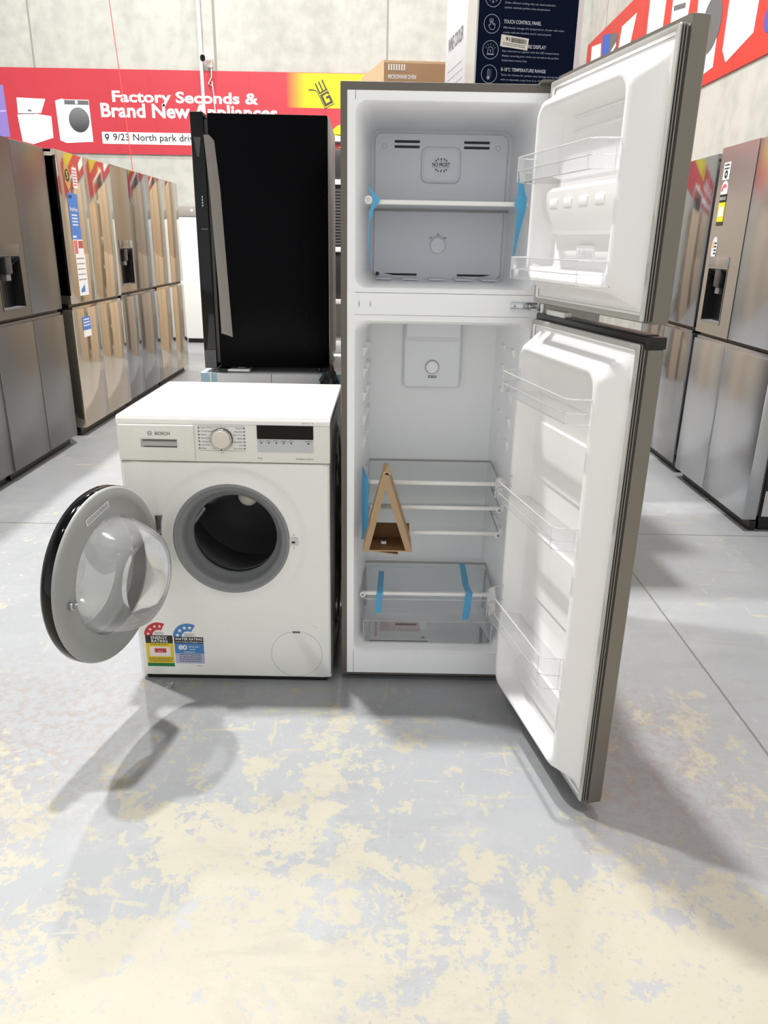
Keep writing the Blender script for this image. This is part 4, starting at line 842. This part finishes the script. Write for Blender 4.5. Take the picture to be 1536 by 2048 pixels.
ribbon('blue_tape', [(.059, .060, .690), (.0595, .045, .665), (.0595, .045, .60), (.0595, .045, .53), (.060, .05, .480), (.058, .055, .462)], [(.064, .030, .690), (.0775, .026, .662), (.079, .026, .60), (.078, .026, .53), (.076, .03, .488), (.061, .04, .462)])
# middle hinge
b = MB(); b.box(.452, .523, -.006, -.001, 1.149, 1.168, CHROME, .001); b.box(.50, .535, -.052, -.004, 1.1515, 1.1555, CHROME, .001); b.tube([(.527, -.048, 1.128), (.527, -.048, 1.178)], .006, CHROME)
for x in (.461, .486, .505): b.lathe([(.0045, 0), (.0045, .002), (.002, .003), (0, .002)], mat('screw', (214, 214, 214), .2, 1.), 14, MXZ(x, -.006, 1.1585))
b.box(.452, .50, -.012, -.006, 1.1485, 1.151, CHROME); b.build('middle_hinge', F)
b = MB(); b.box(.485, .54, -.03, .03, FH - .001, FH + .005, CABGREY, .002); b.build('top_hinge_cover', F)

# doors: closed-pose frame about the hinge pin; x = .018 - u, y = .025 + h (h = distance towards the cabinet)
PINX, PINY, PHI = .530, -.066, math.radians(102.2)
DW = .544
def fridge_door(name, z0, z1, cap=0.):
    X0, X1 = .018 - DW, .018
    b = MB(); hb = lambda h: .025 + h
    zt = z1 - cap
    b.loft([rr(X0, X1, z0, zt, .003, hb(-.019)), rr(X0, X1, z0, zt, .003, hb(-.052)), rr(X0 + .004, X1 - .004, z0 + .004, zt - .004, .004, hb(-.056))], STEEL, cap0=True, cap1=True)
    d = b.build(name, F, loc=(PINX, PINY, 0), rot=(0, 0, PHI))
    if cap:
        b = MB(); b.box(X0 - .0005, X1, hb(-.057), hb(-.012), zt, z1 - .006, BLACK, .002); b.box(X0 + .02, X1 - .06, hb(-.05), hb(-.02), z1 - .008, z1 - .003, mat('cap_grey', (60, 60, 60), .4)); b.build('top_end_cap', d)
    # gasket
    b = MB(); P = []
    for mg, h in ((.003, -.019), (.005, -.016), (.002, -.014), (.002, -.0115), (.005, -.010), (.002, -.008), (.002, -.0055), (.005, -.004), (.002, -.0025), (.003, 0)): P.append(rrm(X0, X1, z0 + .002, z1 - .012 - cap * .2, mg, .006, hb(h)))
    zz = (z0 + .002, z1 - .012 - cap * .2)
    ms_ = [DARKSEAL, DARKSEAL, MIDSEAL, DARKSEAL, DARKSEAL, MIDSEAL, DARKSEAL, MIDSEAL, GREYSEAL, GREYSEAL]
    P.append(rrm(X0, X1, *zz, .014, .006, hb(.0005))); ms_.append(DOORLINER); P.append(rrm(X0, X1, *zz, .018, .006, hb(-.004)))
    b.loft(P, ms=ms_); b.build('door_gasket', d, smooth=50)
    # liner with raised dyke
    b = MB(); L_ = []
    for mg, r_, h in ((.012, .006, -.006), (.026, .02, -.004), (.030, .025, .000), (.040, .03, .016), (.052, .034, .038), (.057, .036, .048), (.063, .038, .053), (.070, .038, .053), (.075, .038, .048), (.080, .036, .030), (.088, .034, .006), (.094, .030, .002)):
        L_.append(rrm(X0, X1, *zz, mg, r_, hb(h), 8))
    b.loft(L_, DOORLINER, cap1=True); b.build('door_liner', d, smooth=50)
    return d, X0, X1, hb
def door_bin(d, hb, z0, z1, uL=.072, uR=.478, h1=.104, h0=.008, flare=.012):
    """clear open-topped bin hung between the dykes"""
    b = MB(); X = lambda u: .018 - u
    path = [(uL, h0), (uL + .001, .060), (uL + .010, h1 - .012), (uL + .024, h1), (uR - .024, h1), (uR - .010, h1 - .012), (uR - .001, .060), (uR, h0)]
    t = .0022
    inner = [(uL + t, h0), (uL + .001 + t, .060), (uL + .010 + t, h1 - .013), (uL + .025, h1 - t), (uR - .025, h1 - t), (uR - .010 - t, h1 - .013), (uR - .001 - t, .060), (uR - t, h0)]
    zs = [z0, z0 + (z1 - z0) * .45, z1]
    def ring_(P, z, k=0.): return [(X(u), hb(h - k), z) for u, h in P]
    b.loft([ring_(path, zs[0], .006), ring_(path, zs[1], .003), ring_(path, zs[1]), ring_(path, zs[2])], CLEAR, closed=False)
    b.loft([ring_(path, zs[2]), ring_(inner, zs[2])], RIM, closed=False)
    b.face([(X(u), hb(h - .006), z0) for u, h in path], CLEAR)
    for z, k in ((z1, 0), (zs[1], 0), (z0, .006)): b.tube(ring_(path, z, k), .0013 if z != z1 else .0016, RIM, 6)
    for u in (uL + .024, uR - .024, uR - .001): b.tube([(X(u), hb(.060 if u > uR - .01 else h1 - .0), z0), (X(u), hb(.060 if u > uR - .01 else h1), z1)], .0012, RIM, 6)
    for u in (uL + .004, uR - .004): b.box(X(u) - .0035, X(u) + .0035, hb(.012), hb(.03), z0 + .005, z1 + .002, RIM, .001)
    b.build('door_bin', d)
UD, X0, X1, hb = fridge_door('freezer_door', 1.170, 1.688)
b = MB(); b.loft([rr(.018 - .455, .018 - .10, 1.335, 1.440, .012, hb(.002)), rr(.018 - .452, .018 - .103, 1.342, 1.437, .012, hb(.022)), rr(.018 - .446, .018 - .109, 1.372, 1.428, .01, hb(.034))], DOORLINER, cap1=True)
for k in range(4): b.box(.018 - .175 - k * .075, .018 - .135 - k * .075, hb(.030), hb(.0365), 1.392, 1.410, DOORLINER, .0015)
b.build('ice_tray_holder', UD)
b = MB(); b.loft([rr(.018 - .315, .018 - .235, 1.285, 1.312, .003, hb(.001)), rr(.018 - .315, .018 - .235, 1.285, 1.312, .003, hb(.006)), rr(.018 - .311, .018 - .239, 1.289, 1.308, .003, hb(.005))], DOORLINER, cap1=True)
MDf = Matrix(((-1, 0, 0, .018), (0, 0, 1, hb(.0052)), (0, 1, 0, 0), (0, 0, 0, 1))); b.text('FRESH', .262, .306, 1.2925, 1.304, MDf, LINER2, .01)
for a in (0, 60, 120): c_, s_ = math.cos(math.radians(a)) * .006, math.sin(math.radians(a)) * .006; b.prism([(.2505 - c_ - s_ * .1, 1.2985 - s_ + c_ * .1), (.2505 + c_ - s_ * .1, 1.2985 + s_ + c_ * .1), (.2505 + c_ + s_ * .1, 1.2985 + s_ - c_ * .1), (.2505 - c_ + s_ * .1, 1.2985 - s_ - c_ * .1)], .001, LINER2, MDf)
b.build('embossed_badge', UD)
b = MB()
for z in (1.545, 1.575): b.box(.018 - .45, .018 - .16, hb(.0), hb(.005), z, z + .006, DOORLINER, .002)
b.build('liner_ribs', UD)
door_bin(UD, hb, 1.448, 1.500); door_bin(UD, hb, 1.236, 1.284)
LD, X0, X1, hb = fridge_door('fridge_door', .030, 1.152, cap=.030)
for z0_, z1_ in ((.13, .235), (.42, .60), (.74, .89)):
    b = MB(); b.loft([rr(.018 - .445, .018 - .11, z0_, z1_, .01, hb(.001)), rr(.018 - .440, .018 - .115, z0_ + .005, z1_ - .005, .01, hb(.008))], DOORLINER, cap1=True); b.build('liner_panel', LD)
door_bin(LD, hb, .958, 1.012); door_bin(LD, hb, .674, .727); door_bin(LD, hb, .320, .403)
b = MB(); b.box(.018 - .16, .018 - .055, hb(-.035), hb(-.014), 1.146, 1.160, WHITERIM, .003); b.build('hinge_spacer', LD)

# ------------------------------------------------------------------ cardboard transit wedge on the shelf edges
t = empty('cardboard_wedge', 'triangular folded cardboard packing piece wedged on the fridge shelf edges', 'packaging', (.694, -.055, .474))
bw, hh, dp = .142, .245, .110
b = MB(); th = .003
apex = (.063, .215)
def tri(s, y, dz=0): 
    cx, cz = bw / 2 - .004, .075
    return [(cx + (x - cx) * s, y, cz + (z - cz) * s + dz) for x, z in ((0, 0), (bw, 0), (apex[0] + .006, hh - .01), (apex[0] - .006, hh - .01))]
tri_in = [(.019, 0, .004), (.123, 0, .004), (apex[0] + .001, 0, .188), (apex[0] - .001, 0, .188)]
def ins(y): return [(p[0], y, p[2]) for p in tri_in]
b.loft([tri(1, 0), ins(0)], CARD)
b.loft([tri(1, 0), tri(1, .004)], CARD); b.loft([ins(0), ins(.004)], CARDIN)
b.loft([tri(1, .004), [(p[0] * 1. , dp, p[2]) for p in tri(.99, dp)]], CARD)
b.build('folded_frame', t)
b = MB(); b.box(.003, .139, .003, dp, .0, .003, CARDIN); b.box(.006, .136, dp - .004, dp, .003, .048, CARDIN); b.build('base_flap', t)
b = MB(); b.prism([(.028, 0), (.102, -.009), (.102, -.012), (.028, -.003)], .07, CARD, Matrix(((1, 0, 0, 0), (0, 0, 1, .004), (0, 1, 0, 0), (0, 0, 0, 1)))); b.build('loose_tab', t)
b = MB(); b.loft([[(.060, .0, .232), (.066, .0, .262), (.078, .0, .240), (.076, .0, .228)], [(.060, .004, .232), (.066, .004, .262), (.078, .004, .240), (.076, .004, .228)]], CARD, True, True); b.build('top_tab', t)
b = MB(); b.box(.052, .068, .045, .060, .004, .012, WHITE, .002); b.box(.056, .064, .05, .058, .012, .020, BLACK); b.build('white_clip', t)
